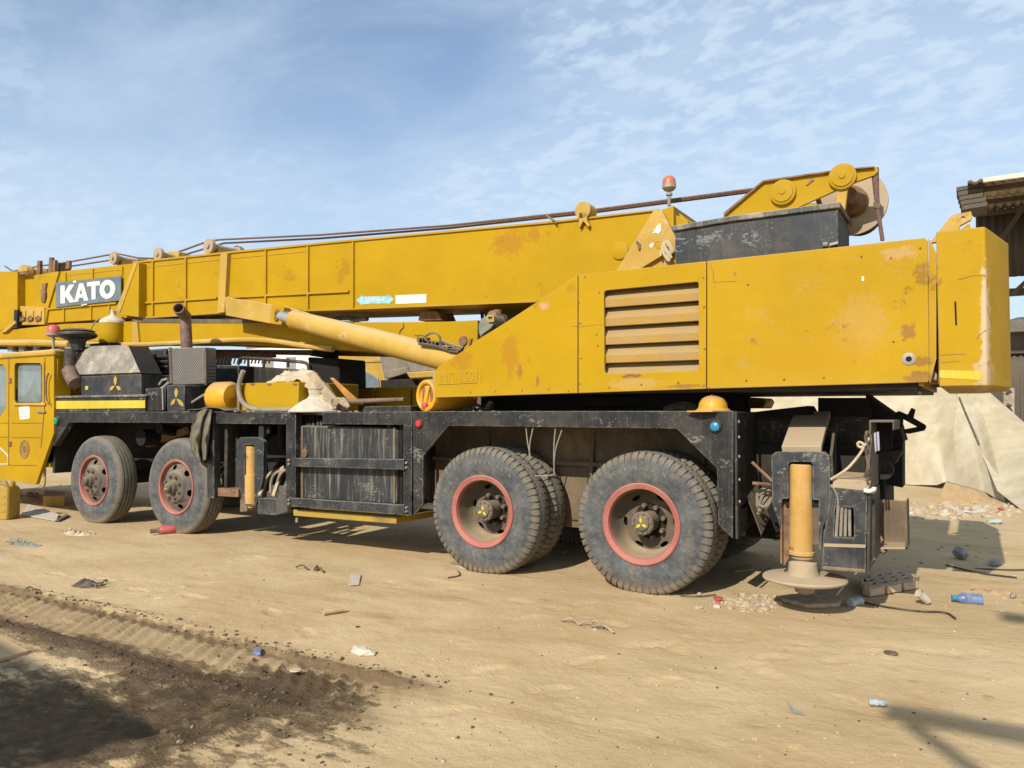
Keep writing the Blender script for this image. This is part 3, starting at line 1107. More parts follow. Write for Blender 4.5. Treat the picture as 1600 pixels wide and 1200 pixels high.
# ---------------------------------------------------------------- wheels
def tyre_mb(Ro, w, rb, lug):
    prof = [(rb - .012, .035, 0), (rb + .006, .014, 0), (rb + .03, .010, 0), (rb + .045, .004, 0), (rb + .10, -.006, 0), (rb + .14, -.004, 0), (rb + .165, .0, 0),
            (Ro - .075, .007, 0), (Ro - .055, .010, 1), (Ro - .03, .020, 1), (Ro - .012, .034, 1), (Ro, .052, 1)]
    if lug:
        mid = [(Ro + .002, .085, 2), (Ro + .003, .100, 0), (Ro - .012, .102, 3), (Ro - .012, .110, 3), (Ro + .004, .112, 0), (Ro + .006, w / 2 - .008, 0), (Ro - .01, w / 2 - .004, 3)]
    else:
        mid = [(Ro + .004, .070, 0), (Ro - .016, .072, 0), (Ro - .016, .085, 0), (Ro + .006, .087, 0), (Ro + .008, .118, 0), (Ro - .014, .120, 0), (Ro - .014, .133, 0), (Ro + .009, .135, 0)]
    half = prof + mid
    full = half + [(r, w - y, k) for r, y, k in reversed(half)]
    nl = 58 if lug else 72
    angs = []
    for i in range(nl):
        a = i / nl
        d = 1 / nl
        angs += ([(a, 0), (a + .68 * d, 0), (a + .72 * d, 1), (a + .96 * d, 1)] if lug else [(a, 0)])
    m = MB()
    vs = []
    n = len(full)
    for q, (a, g) in enumerate(angs):
        t = a * 2 * math.pi
        zig = .007 * (1 if (q // 2) % 2 else -1)
        for j, (r, y, k) in enumerate(full):
            if g and k == 1:
                r -= .013
                y += .005 if y < w / 2 else -.007
            if g and k == 2:
                r -= .012
            if lug and k == 3:
                y += zig
            x, z = r * math.cos(t), r * math.sin(t)
            zmin = -(Ro - .022)
            if z < zmin:
                z = zmin
            elif z < -(Ro - .12):
                f = ((-(Ro - .12)) - z) / .1
                y += (-.010 if y < w / 2 else .010) * f
            vs.append((x, y, z))
    na = len(angs)
    fs = []
    for i in range(na):
        i2 = (i + 1) % na
        for j in range(n - 1):
            fs.append((i * n + j, i2 * n + j, i2 * n + j + 1, i * n + j + 1))
    m.add(vs, fs)
    return m


def ring_pts(r, n, y=0.0, ph=0.0):
    return [Vector((r * math.cos(2 * math.pi * (i + ph) / n), y, r * math.sin(2 * math.pi * (i + ph) / n))) for i in range(n)]


def oval(cx, cz, ang, a, b, n=12):
    ca, sa = math.cos(ang), math.sin(ang)
    out = []
    for i in range(n):
        t = 2 * math.pi * i / n
        p, q = a * math.cos(t), b * math.sin(t)
        out.append(Vector((cx + p * ca - q * sa, 0, cz + p * sa + q * ca)))
    return out


def disc_with_holes(r0, r1, holes, depth, th, extra=()):
    """wheel disc: annulus r1..r0 with oval hand holes; depth(r) gives y"""
    m = MB()
    m.prism(ring_pts(r0, 48), (0, th, 0), [ring_pts(r1, 32)] + holes)
    m.v = [(x, y + depth(math.hypot(x, z)), z) for x, y, z in m.v]
    return m


def emblem_mb(s, th=.004):
    """three leaf-shaped petals, local x-z plane facing -y"""
    m = MB()
    for a in (90, 210, 330):
        ca, sa = math.cos(R(a)), math.sin(R(a))
        pts = [(.08, 0), (.5, .24), (1.0, 0), (.5, -.24)]
        m.prism([Vector(((p * ca - q * sa) * s, 0, (p * sa + q * ca) * s)) for p, q in pts], (0, th, 0))
    return m


RO, TW = .592, .285
ZC = .570


def text_ring(txt, r, h, a0, step):
    """raised sidewall letters: returns a mesh of extruded glyphs set round a circle"""
    m = MB()
    dg = None
    for i, ch in enumerate(txt):
        if ch == ' ':
            continue
        cu = bpy.data.curves.new('glyph', 'FONT')
        cu.body = ch
        cu.size = h
        cu.extrude = .0025
        cu.align_x = 'CENTER'
        cu.resolution_u = 2
        ob = bpy.data.objects.new('glyph', cu)
        col.objects.link(ob)
        dg = bpy.context.evaluated_depsgraph_get()
        me = bpy.data.meshes.new_from_object(ob.evaluated_get(dg))
        a = R(a0 + step * i)
        ca, sa = math.cos(a), math.sin(a)
        # glyph x -> clockwise tangent seen from -y, glyph y -> outward
        tx, tz = sa, -ca
        vs = [((r + v.co.y) * ca + v.co.x * tx, -v.co.z, (r + v.co.y) * sa + v.co.x * tz) for v in me.vertices]
        m.add(vs, [tuple(p.vertices) for p in me.polygons])
        bpy.data.objects.remove(ob)
        bpy.data.curves.remove(cu)
        bpy.data.meshes.remove(me)
    return m


def build_rear_wheel(loc):
    w = hub('wheel', crane, loc)
    L = Vector(loc)
    t1 = tyre_mb(RO, TW, .335, True).build('tyre', M['tyre_rear'], w, smooth=28, loc=L)
    t2 = t1.copy()
    col.objects.link(t2)
    t2.location = (0, TW + .05, 0)
    t2.rotation_euler = (0, R(4), 0)
    t2.rotation_euler = (0, 0, 0)
    WL[t2.name] = L + Vector((0, TW + .05, 0))
    # flange (red), barrel + dish (dusty, base toned dark for shade)
    MB().lathe([(.338, .030), (.340, .004), (.330, -.002), (.292, .010), (.286, .03), (.284, .05), (.30, .05), (.338, .03)], (0, 0, 0), (0, 1, 0), 64, False).build('rim_flange', M['red_rim'], w, loc=L)
    holes = [oval(.222 * math.cos(R(a)), .222 * math.sin(R(a)), R(a + 90), .042, .019) for a in range(-62, 298, 60)]
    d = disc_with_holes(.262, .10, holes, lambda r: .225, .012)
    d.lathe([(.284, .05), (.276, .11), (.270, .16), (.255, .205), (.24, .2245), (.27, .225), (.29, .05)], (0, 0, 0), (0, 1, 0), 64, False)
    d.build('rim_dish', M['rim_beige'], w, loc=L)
    MB().lathe([(.0, .275), (.26, .275), (.26, .285), (0, .285)], (0, 0, 0), (0, 1, 0), 32, False).build('brake_drum', M['dark'], w, loc=L)
    MB().lathe([(.088, .24), (.088, .075), (.098, .068), (.098, .045), (.092, .040), (.066, .038), (.06, .024), (.052, .02), (0, .02)], (0, 0, 0), (0, 1, 0), 40, False).build('hub', M['hub_metal'], w, loc=L)
    MB().lathe([(.10, .225), (.15, .225), (.155, .245)], (0, 0, 0), (0, 1, 0), 40, False).build('hub_plate', M['rim_grey'], w, loc=L)
    e = emblem_mb(.058)
    e.build('emblem', M['stripe'], w, loc=L + Vector((0, .0165, 0)))
    nb = MB().cyl((0, .028, 0), (0, .045, 0), .011, .011, 6)
    proto = None
    for k in range(10):
        a = R(36 * k + 10)
        p = L + Vector((.080 * math.cos(a), 0, .080 * math.sin(a)))
        if proto is None:
            proto = nb.build('hub_bolt', M['hub_metal'], w, loc=p)
        else:
            c = proto.copy()
            col.objects.link(c)
            c.location = p - L
    nb = MB().cyl((0, .165, 0), (0, .23, 0), .019, .021, 6)
    proto = None
    for k in range(8):
        a = R(45 * k + 15)
        p = L + Vector((.138 * math.cos(a), .0, .138 * math.sin(a)))
        if proto is None:
            proto = nb.build('lug_nut', M['rim_grey'], w, loc=p)
        else:
            c = proto.copy()
            col.objects.link(c)
            c.location = p - L
    text_ring('DOUBLE COIN', .452, .045, 118, -6.1).build('raised_lettering', M['tyre_text'], w, loc=L + Vector((0, -.0072, 0)))
    w_letters = None
    return w


def build_front_wheel(loc, cap):
    w = hub('wheel', crane, loc)
    L = Vector(loc)
    tyre_mb(RO, .30, .335, False).build('tyre', M['tyre_front'], w, smooth=28, loc=L)
    MB().lathe([(.338, .030), (.340, .004), (.332, -.004), (.312, .004), (.306, .03), (.304, .06), (.33, .06), (.338, .03)], (0, 0, 0), (0, 1, 0), 64, False).build('rim_flange', M['red_rim'], w, loc=L)
    holes = [oval(.244 * math.cos(R(a)), .244 * math.sin(R(a)), R(a + 90), .044, .031) for a in range(30, 390, 60)]

    def dep(r):
        if r > .2:
            return .055 - max(0, (.29 - r)) * .55
        return .0055 - (.2 - r) * .30
    d = disc_with_holes(.303, .20, holes, dep, .012)
    d.lathe([(.20, .0055), (.182, -.022), (.175, -.026), (.09, -.030), (.09, .02)], (0, 0, 0), (0, 1, 0), 48, False)
    d.build('rim_disc', M['rim_grey'], w, loc=L)
    MB().lathe([(.0, .10), (.3, .10), (.3, .12), (0, .12)], (0, 0, 0), (0, 1, 0), 32, False).build('brake_drum', M['dark'], w, loc=L)
    MB().lathe([(.098, -.028), (.085, -.05), (.080, -.075), (.062, -.085), (.056, -.115), (.04, -.128), (0, -.13)], (0, 0, 0), (0, 1, 0), 32, False).build('hub', M['hub_metal'], w, loc=L)
    if cap:
        emblem_mb(.034).build('emblem', M['stripe'], w, loc=L + Vector((0, -.1345, 0)))
    nb = MB().cyl((0, -.065, 0), (0, -.02, 0), .017, .022, 6).lathe([(.03, .0), (.024, .012)], (0, -.029, 0), (0, .971, 0), 12)
    proto = None
    for k in range(8):
        a = R(45 * k + 20)
        p = L + Vector((.137 * math.cos(a), 0, .137 * math.sin(a)))
        if proto is None:
            proto = nb.build('lug_nut', M['hub_metal'], w, loc=p)
        else:
            c = proto.copy()
            col.objects.link(c)
            c.location = p - L
    return w


WX = [-2.372, -3.94, -8.44, -10.2]
w4 = build_rear_wheel((WX[0], .01, ZC))
w1 = build_front_wheel((WX[3], .01, ZC), False)


def place_wheel(src, x, far, spin):
    c = copy_tree(src, crane)
    c.location = Vector((x, WID - .01 if far else .01, ZC)) - WL['truck_crane']
    c.rotation_euler = (0, 0, R(180) if far else 0)
    return c


def spin_rim(w, deg):
    for ch in kids(w):
        if ch.name.split('.')[0] in ('rim_dish', 'hub', 'rim_disc', 'emblem', 'raised_lettering', 'rim_flange'):
            ch.rotation_euler = (0, R(deg), 0)


spin_rim(w4, -6)
c = place_wheel(w4, WX[1], False, 0)
spin_rim(c, 9)
c = place_wheel(w1, WX[2], False, 0)
spin_rim(c, -14)
e = emblem_mb(.034).build('emblem', M['stripe'], c, loc=Vector((WX[2], .01, ZC)) + Vector((0, -.1345, 0)))
e.location = (0, -.1345, 0)
for x in WX[:2]:
    place_wheel(w4, x, True, 0)
for x in WX[2:]:
    place_wheel(w1, x, True, 0)

# ---------------------------------------------------------------- chassis below the deck
for y in (.78, 1.52):
    part(MB().box(-11.0, -.75, y, y + .2, .78, 1.22), 'chassis_rail', 'underside', bevel=.01)
# riveted side plate of the bogie, dust-caked below
part(MB().prism([(-5.0, .70, 1.36), (-1.75, .70, 1.36), (-1.75, .70, .62), (-2.0, .70, .38), (-4.6, .70, .38), (-5.0, .70, .62)], (0, .07, 0)), 'bogie_plate', 'frame_dust', bevel=.006)
for x in (-4.3, -3.12, -2.05):
    part(MB().prism([(x, .70, 1.34), (x + .025, .70, 1.34), (x + .025, .60, .75), (x, .60, .75)], (0, .1, 0)), 'gusset_rib', 'frame_dust')
part(MB().box(-4.98, -1.76, .64, .70, .98, 1.02), 'bogie_ledge', 'frame_dust', bevel=.004)
for x in WX:
    part(MB().cyl((x, .35, ZC), (x, 2.15, ZC), .085, seg=16).ball((x, 1.25, ZC), .24, .22, .24), 'axle', 'underside')
for x in WX[2:]:
    m = MB()
    for k in range(6):
        l = .62 - .075 * k
        m.box(x - l, x + l, .84, .93, ZC + .1 + .022 * k, ZC + .12 + .022 * k)
    part(m, 'leaf_spring', 'underside')
part(MB().tube([(-9.0, 1.2, .72), (-6.5, 1.2, .70), (-4.2, 1.2, .62)], .06, 10), 'drive_shaft', 'underside')
part(MB().box(-9.5, -8.9, .9, 1.6, .5, 1.1).box(-10.9, -9.7, .95, 1.55, .62, 1.3), 'engine_block', 'underside', bevel=.03)
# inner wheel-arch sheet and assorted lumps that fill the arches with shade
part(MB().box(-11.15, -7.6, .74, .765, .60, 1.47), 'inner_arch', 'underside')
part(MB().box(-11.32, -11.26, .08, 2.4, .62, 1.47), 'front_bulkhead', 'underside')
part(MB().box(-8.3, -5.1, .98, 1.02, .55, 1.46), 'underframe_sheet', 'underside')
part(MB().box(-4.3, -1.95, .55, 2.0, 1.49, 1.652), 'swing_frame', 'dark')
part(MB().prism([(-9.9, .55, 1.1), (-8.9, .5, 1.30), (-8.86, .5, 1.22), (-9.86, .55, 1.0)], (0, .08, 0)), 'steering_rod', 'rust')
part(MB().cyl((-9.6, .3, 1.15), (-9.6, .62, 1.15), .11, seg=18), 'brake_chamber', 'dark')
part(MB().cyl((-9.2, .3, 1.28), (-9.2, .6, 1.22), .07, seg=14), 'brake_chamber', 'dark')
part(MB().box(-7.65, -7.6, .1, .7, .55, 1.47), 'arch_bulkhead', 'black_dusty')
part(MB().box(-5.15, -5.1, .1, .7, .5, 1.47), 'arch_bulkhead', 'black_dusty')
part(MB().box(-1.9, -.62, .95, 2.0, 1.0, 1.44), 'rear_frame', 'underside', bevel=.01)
# deck sheet
part(MB().box(-10.95, -1.72, .06, 2.44, 1.462, 1.488), 'deck_sheet', 'black_dusty')
part(MB().box(-10.95, -1.72, 2.44, 2.5, 1.35, 1.495), 'far_deck_beam', 'black')

# ---------------------------------------------------------------- near-side deck beams, fenders, posts
BY = 0.0
part(MB().plate([(84, 643.5), (323, 643), (323, 661), (107, 660), (84, 697), (82, 692)], BY, .09), 'front_deck_beam', 'black', bevel=.006)
part(MB().plate([(333, 643), (447, 643.5), (447, 663), (333, 662)], BY, .08), 'deck_beam', 'black', bevel=.006)
part(MB().plate([(504, 644), (644, 643), (644, 664), (504, 663)], BY, .08), 'deck_beam', 'black', bevel=.006)
part(MB().plate([(645.5, 642.5), (1146, 642), (1146, 667), (1145, 842), (1122, 820), (1120, 732), (1057, 670), (700, 665.5), (661, 712), (661, 788), (646, 806)], BY, .035), 'rear_fender', 'black', bevel=.005)
part(MB().plate([(645.5, 642.5), (1146, 642), (1146, 655), (645.5, 655)], .035, .12), 'fender_lip', 'black_dusty', bevel=.005)
# rear mudguard wall (faces the tail)
a, b = at(1147, 642, 0), at(1146, 842, 0)
xr = a.x
zb = b.z
part(MB().box(xr, xr + .02, .0, .62, zb + .22, 1.497).prism([(xr, 0, zb), (xr + .02, 0, zb), (xr + .02, 0, zb + .22), (xr, 0, zb + .22)], (0, .3, .05)), 'mudguard_wall', 'black_dusty', bevel=.004)
part(MB().quad((xr + .02, .3, zb + .30), (xr + .02, .62, zb + .38), (xr + .12, .64, zb + .10), (xr + .12, .34, zb + .0), .008), 'mud_flap', 'frame_dust')
part(MB().box(-1.8, -1.2, .85, 1.7, .40, 1.0).box(-1.70, -1.60, .3, 2.2, .55, .80), 'rear_crossmember', 'dark', bevel=.02)
part(MB().box(-.95, -.62, .9, 1.7, .35, 1.0), 'tail_box', 'dark', bevel=.02)
bo = MB()
for z in (1.42, 1.30, 1.15, .97, .80):
    bo.cyl((xr + .02, .05, z), (xr + .03, .05, z), .012, seg=8)
part(bo, 'flange_bolts', 'steel')
for pts in ([(322, 643), (333.5, 643), (334.5, 779), (323.5, 777)], [(447, 643.5), (462, 644), (461.5, 792.5), (446.5, 791)], [(630, 664), (643.5, 664), (643, 806), (630, 804)]):
    part(MB().plate(pts, BY - .004, .09), 'frame_post', 'black', bevel=.006)
part(MB().plate([(334, 762), (372, 764), (372, 777), (334, 775)], .05, .3), 'lower_tie', 'rust', bevel=.005)
# tank guard bars
part(MB().plate([(457, 715.5), (630.5, 717.5), (630.5, 734), (457, 729)], -.045, .045), 'guard_bar', 'fender_blue', bevel=.005)
part(MB().plate([(455.5, 778), (630.5, 789), (630.5, 804.5), (455.5, 791.5)], -.045, .045), 'guard_bar', 'fender_blue', bevel=.005)
for px, py in ((451.5, 719), (451.5, 725), (451.5, 781), (451.5, 787), (635, 723), (635, 730.5), (635, 793), (635, 799)):
    p = at(px, py, -.012)
    part(MB().cyl(p + Vector((0, .02, 0)), p - Vector((0, .012, 0)), .017, .013, 10), 'guard_bolt', 'steel')
# fuel tank: rounded body with edge seams
tk = part(MB().plate(rquad([(464, 664.5), (622, 669), (621, 789), (464, 779)], 9), .07, .75), 'fuel_tank', 'tank', bevel=.02)
for x in (470, 614):
    part(MB().plate([(x, 667.5), (x + 3, 667.6), (x + 3, 787 if x > 500 else 779), (x, 786.5 if x > 500 else 778.5)], .06, .02), 'tank_seam', 'frame_dust', tk, bevel=.003)
c = at(475, 708, .055)
part(MB().cyl(c, c + Vector((0, .03, 0)), .045, seg=16), 'filler_cap', 'rust', tk)
m = MB()
for x in (481, 485, 490, 497, 502):
    a, b = at(x, 664, .14), at(x - 1 + (x % 3), 646, .3)
    m.tube([a - Vector((0, 0, .05)), a + Vector((0, 0, .03)), b], .016, 7, 1)
part(m, 'tank_hoses', 'rubber', tk)
part(MB().plate([(458, 796), (619, 808), (619, 819), (458, 806)], .04, .7), 'tank_tray', 'can', bevel=.008)
p = at(464, 809, .1)
part(MB().cyl(p, p - Vector((0, 0, .05)), .016, seg=10), 'tray_drain', 'steel')
part(MB().plate([(624, 664), (629, 664), (629, 800), (624, 798)], .08, .1), 'tank_side_stay', 'dark')

# fender side lamps
for px, py, mt, rr in ((655.5, 662, 'red_bright', .032), (1118, 666.5, 'blue_lamp', .036), (89, 657.5, 'green_lamp', .05)):
    p = at(px, py, -.005)
    o = part(MB().cyl(p + Vector((0, .01, 0)), p - Vector((0, .012, 0)), rr * 1.45, rr * 1.3, 20), 'side_lamp', 'black_dusty')
    part(MB().lathe([(rr, 0), (rr, .6), (rr * .75, .9), (0, 1)], p - Vector((0, .011, 0)), p - Vector((0, .035, 0)), 20), 'lens', mt, o)
# wires hanging on the fender above the wheels
m = MB()
for pts in ([(822, 668), (824, 690), (829, 715)], [(833, 668), (828, 690), (827, 712)], [(868, 668), (865, 700), (866, 742)], [(878, 672), (868, 700), (866, 720)], [(836, 743), (850, 744), (864, 742)]):
    m.tube([at(x, y, .03) for x, y in pts], .006, 6, 1)
part(m, 'hanging_wires', 'hose')

# ---------------------------------------------------------------- front outrigger (between the second axle and the tank)
orig = part(MB().prism(PX(rquad([(371, 690), (376, 683), (405, 683), (412, 690), (411, 745), (404, 775), (399, 790), (383, 790), (378, 778), (371, 745)], 3), .02), (0, .05, 0), [PX(rquad([(382, 695), (397.5, 695), (397.5, 788), (382, 787)], 2), .02)]), 'front_outrigger', 'fender_blue', bevel=.005)
p, q = at(394, 697, .09), at(394, 793, .09)
part(MB().lathe([(.068, 0), (.068, .46), (.082, .47), (.082, .93), (.05, .94), (.05, 1.0)], p, q, 24), 'jack_cylinder', 'jack', orig)
part(MB().plate([(375, 731), (384, 730), (386, 799), (375, 800)], .10, .3), 'shroud', 'frame_dust', orig, bevel=.004)
part(MB().plate(rquad([(351, 690), (356, 686), (371, 685), (373, 765), (353, 768), (352, 740)], 3), .22, .03), 'guard_plate', 'black_dusty', orig, bevel=.004)
part(MB().tube(PX([(337, 759), (337, 738), (352, 724)], .2), .012, 8), 'guard_rod', 'steel', orig)
part(MB().tube(PX([(346, 757), (346, 742), (354, 733)], .22), .012, 8), 'guard_rod', 'steel', orig)
part(MB().plate(rquad([(404, 668), (406, 664), (411, 665), (412, 686), (404, 684)], 2), .05, .05).plate(rquad([(408, 664), (420, 666), (420, 678), (408, 680)], 4), .1, .04), 'lifting_eye', 'black_dusty', orig, bevel=.004)
hb = MB()
f0, f1, f2, f3 = at(403, 778, -.0), at(432, 779, -.0), at(431, 805, -.0), at(402, 803, -.0)
part(hb.prism([f0, f1, f2, f3], (0, .32, 0)), 'arm_end', 'fender_blue', orig, bevel=.006)
a, b = at(404, 776, .0), at(431, 777, .0)
c, d = at(446, 730, .30), at(420, 742, .30)
part(MB().quad(a, a.lerp(b, .18), d.lerp(c, .18), d, .03).quad(a.lerp(b, .82), b, c, d.lerp(c, .82), .03).quad(d.lerp(a, .1), c.lerp(b, .1), c, d, .03), 'arm_slope', 'concrete_dust', orig, bevel=.004)
part(MB().prism([f1 + Vector((.0, 0, 0)), f2, at(449, 800, .0), at(449, 745, .2)], (0, .3, 0)), 'arm_side', 'black_dusty', orig, bevel=.004)
for dx in (0, 10):
    part(MB().tube(PX([(423 + dx, 770), (423 + dx, 752), (430 + dx, 738), (447, 734)], .12), .017, 8, 2), 'hydraulic_hose', 'hose', orig)
part(MB().plate([(412, 716), (436, 715), (436, 722), (412, 723)], .35, .3).cyl(at(440, 700, .5), at(440, 660, .5), .05).plate([(414, 690), (430, 680), (446, 681), (446, 745), (420, 745)], .55, .1), 'valve_stack', 'underside', orig, bevel=.004)

# ---------------------------------------------------------------- driver's cab
CY = -.03
cab_out = [(-150, 560), (-40, 553), (0, 551), (84, 555), (84, 676), (56, 757), (0, 748), (-150, 735)]
win = rquad([(22.5, 572), (24, 567), (62, 567), (66, 571), (66, 627), (62, 630), (25, 630), (22.5, 626)], 2)
fwin = rquad([(-60, 574), (4, 569), (9.5, 578), (9.5, 636), (0, 652), (-60, 662)], 3)
cabp = part(MB().prism(PX(cab_out, CY), (0, .05, 0), [PX(win, CY), PX(fwin, CY)]), 'cab', 'yellow', bevel=.006)
xr0, xl0 = at(84, 600, CY).x, at(-150, 600, CY).x
zt0, zb0 = at(84, 556, CY).z, at(84, 676, CY).z
part(MB().box(xr0 - .03, xr0, CY + .05, .2, zb0, zt0).box(xr0 - .55, xr0 - .03, .2, .23, zb0, zt0).box(xr0 - .58, xr0 - .55, .2, 2.45, zb0, zt0), 'rear_wall', 'yellow', cabp)
part(MB().box(xl0, xr0 - .58, 2.4, 2.45, .75, zt0).box(xl0, xr0 - .2, .05, 2.4, .70, .76), 'far_wall', 'yellow', cabp)
part(MB().box(xl0, xl0 + .05, CY, 2.45, .75, 1.6), 'front_wall', 'yellow', cabp)
part(MB().box(-12.8, -11.7, .3, 2.2, .8, 1.75), 'seats', 'dark', cabp, bevel=.05)
rz = at(84, 555, CY).z
roof = MB().prism([(xl0 - .05, CY - .03, rz - .005), (xr0 + .03, CY - .03, rz - .005), (xr0 + .03, .22, rz - .005), (xr0 - .5, .24, rz - .005), (xr0 - .5, 2.48, rz - .005), (xl0 - .05, 2.48, rz - .005)], (0, 0, .09))
part(roof, 'roof', 'yellow_pale', cabp, bevel=.03)
part(MB().prism(PX(win, CY + .04), (0, .004, 0)), 'door_glass', 'glass', cabp)
win2 = rquad([(24.3, 569.5), (61.5, 569), (64.3, 571), (64.3, 627), (61.5, 628), (25, 628)], 2)
part(MB().prism(PX(win, CY + .02), (0, .02, 0), [PX(win2, CY + .02)]), 'window_seal', 'rubber', cabp)
part(MB().plate([(36, 628), (55, 590), (58, 628)], CY + .22, .01), 'curtain', 'wall_white', cabp)
part(MB().prism(PX(fwin, CY + .03), (0, .006, 0)), 'quarter_glass', 'glass', cabp)
part(MB().prism(PX(rquad([(20.5, 565), (68.5, 565), (68.5, 633), (20.5, 633)], 3), CY - .012), (0, .012, 0), [PX(win, CY - .012)]), 'window_frame', 'yellow', cabp, bevel=.004)
part(MB().plate([(19.5, 629.5), (69.5, 629.5), (69.5, 633.5), (19.5, 633.5)], CY - .025, .025), 'window_sill', 'yellow_pale', cabp, bevel=.004)
seam = MB()
for a, b in (((14, 559), (13.5, 727)), ((70.5, 559), (69.5, 630)), ((70, 632), (64, 700)), ((14, 727), (57, 727)), ((18, 661), (66, 661)), ((18, 683.5), (63, 683.5)), ((0, 661), (12, 661)), ((0, 683), (12, 683))):
    p, q = at(*a, CY - .003), at(*b, CY - .003)
    seam.bar(p, q, .005, .010, (0, 1, 0))
part(seam, 'door_seams', 'rust', cabp)
part(MB().tube(PX([(76, 632), (72, 622), (72, 593), (76, 583)], CY - .04), .012, 8, 1), 'grab_handle', 'rust', cabp)
part(MB().plate(rquad([(56, 641.5), (69, 641.5), (69, 645), (56, 644.5)], 1), CY - .03, .03), 'door_handle', 'steel', cabp, bevel=.003)
stk = part(MB().plate(rquad([(29, 636), (46, 634.5), (46.5, 654), (31, 656)], 3), CY - .004, .004), 'white_notice', 'white', cabp)
m = MB()
for y in (639, 643, 646.5, 650):
    m.plate([(31, y), (43, y - .4), (43, y + .3), (31, y + .7)], CY - .006, .003)
part(m, 'print', 'steel', stk)
c = at(38.5, 702, CY)
m = MB()
for r0, r1 in ((.135, .115), (.10, .085), (.06, .0)):
    outer = [(c.x + r0 * 1.0 * math.cos(t), c.y - .004, c.z + r0 * math.sin(t)) for t in np.linspace(0, 2 * math.pi, 28, False)]
    inner = [[(c.x + r1 * math.cos(t), c.y - .004, c.z + r1 * math.sin(t)) for t in np.linspace(0, 2 * math.pi, 24, False)]] if r1 else []
    m.prism(outer, (0, .004, 0), inner)
part(m, 'round_seal', 'rust', cabp)
m = MB()
for k in range(5):
    m.plate([(1 + k * 2.6, 699 + k * 2.6), (2.6 + k * 2.6, 700.4 + k * 2.6), (1.4 + k * 2.6, 702.6 + k * 2.6), (-.4 + k * 2.6, 701 + k * 2.6)], CY - .004, .004)
for k in range(4):
    m.plate([(11.5, 713 + k * 3.4), (13.5, 713 + k * 3.4), (13.5, 714.6 + k * 3.4), (11.5, 714.6 + k * 3.4)], CY - .004, .004)
for k in range(4):
    m.plate([(0 + k * 3, 724), (1.6 + k * 3, 724), (1.6 + k * 3, 726), (0 + k * 3, 726)], CY - .004, .004)
part(m, 'reflective_checks', 'white', cabp)
for y in (594, 693):
    part(MB().plate([(12, y - 3), (16, y - 3), (16, y + 4), (12, y + 4)], CY - .02, .02), 'hinge', 'rust', cabp, bevel=.003)
part(MB().tube(PX([(70, 720), (70, 755), (68, 760), (63, 761)], .05), .018, 8, 1), 'step_rail', 'yellow_pale', cabp)


def beacon(px, ptop, pbase, pfoot, Y, r, parent, lens):
    a, b, f = at(px, ptop, Y), at(px, pbase, Y), at(px, pfoot, Y)
    h = (a - b)
    o = part(MB().cyl(f, b, .018, seg=10).cyl(b - Vector((0, 0, .07)), b - Vector((0, 0, .05)), .032, seg=12).lathe([(.02, 0), (r * .7, .1), (r * 1.02, .45), (r * 1.02, 1)], b - Vector((0, 0, .03)), b + Vector((0, 0, .035)), 20), 'beacon', 'steel', parent)
    part(MB().lathe([(r, 0), (r * .98, .35), (r * .86, .7), (r * .55, .93), (0, 1)], b + Vector((0, 0, .035)), a, 20), 'beacon_lens', lens, o)
    return o


beacon(83.5, 507, 524, 548, .25, .095, crane, 'red_lamp')
part(MB().tube(PX([(-40, 536), (0, 536), (60, 536), (115, 538)], .55), .055, 10), 'roof_pipe', 'yellow_pale')
part(MB().tube(PX([(-40, 543), (110, 541)], .7), .04, 8), 'roof_pipe', 'underside')
m = MB()
for x in (12, 30, 52, 92):
    m.plate([(x, 535), (x + 5, 534), (x + 7, 549), (x - 1, 549)], .62, .2)
part(m, 'pipe_clamps', 'steel', bevel=.004)

# ---------------------------------------------------------------- engine hood and things bolted behind the cab
part(MB().plate([(85, 620.5), (227, 619), (227, 643), (85, 643)], .01, .8), 'hood_platform', 'black', bevel=.006)
part(MB().plate([(85, 626.5), (226.5, 625.5), (226.5, 637.5), (85, 639)], .004, .01), 'yellow_stripe', 'stripe')
part(MB().plate([(83, 619), (228, 616.5), (228, 620), (83, 622)], -.01, .85), 'platform_rim', 'hood', bevel=.005)
hood = MB()
A, B, C, D = at(126, 586.5, .08), at(220.5, 583, .08), at(201, 540, .32), at(102, 543.5, .32)
hoodo = part(MB().quad(A, B, C, D, .02), 'hood_slope', 'hood', bevel=.004)
part(MB().plate([(127, 588), (220, 584.5), (221, 619), (127, 620)], .09, .5), 'hood_front', 'fender_blue', hoodo, bevel=.006)
Bk = Vector((0, .3, 0))
part(MB().prism([D, C, C + Bk, D + Bk], (0, 0, -.03)), 'hood_top', 'hood', hoodo)
part(MB().prism([B, C, C + Bk, B + Bk], (-.02, 0, 0)), 'hood_side', 'dark', hoodo)
part(MB().prism([A, D, D + Bk, A + Bk], (.02, 0, 0)), 'hood_side', 'black_dusty', hoodo)
s = (at(220, 600, .26) - at(127, 600, .26)).length / 93
p = at(180, 606, .085)
em = MB()
for pts in ([(180, 587), (182.3, 592), (182, 598), (180, 603.5), (178, 598), (177.6, 592)], [(179, 604), (176, 602.5), (172.5, 605), (171, 609.5), (175, 609.5)], [(181, 604), (184, 602.5), (187.5, 605), (188.5, 609.5), (184, 609.5)]):
    em.plate(pts, .083, .006)
part(em, 'emblem', 'yellow_pale', hoodo)
part(MB().plate(rquad([(133, 603), (137.5, 603), (137.5, 609), (133, 609)], 2), .083, .006), 'round_decal', 'stripe', hoodo)
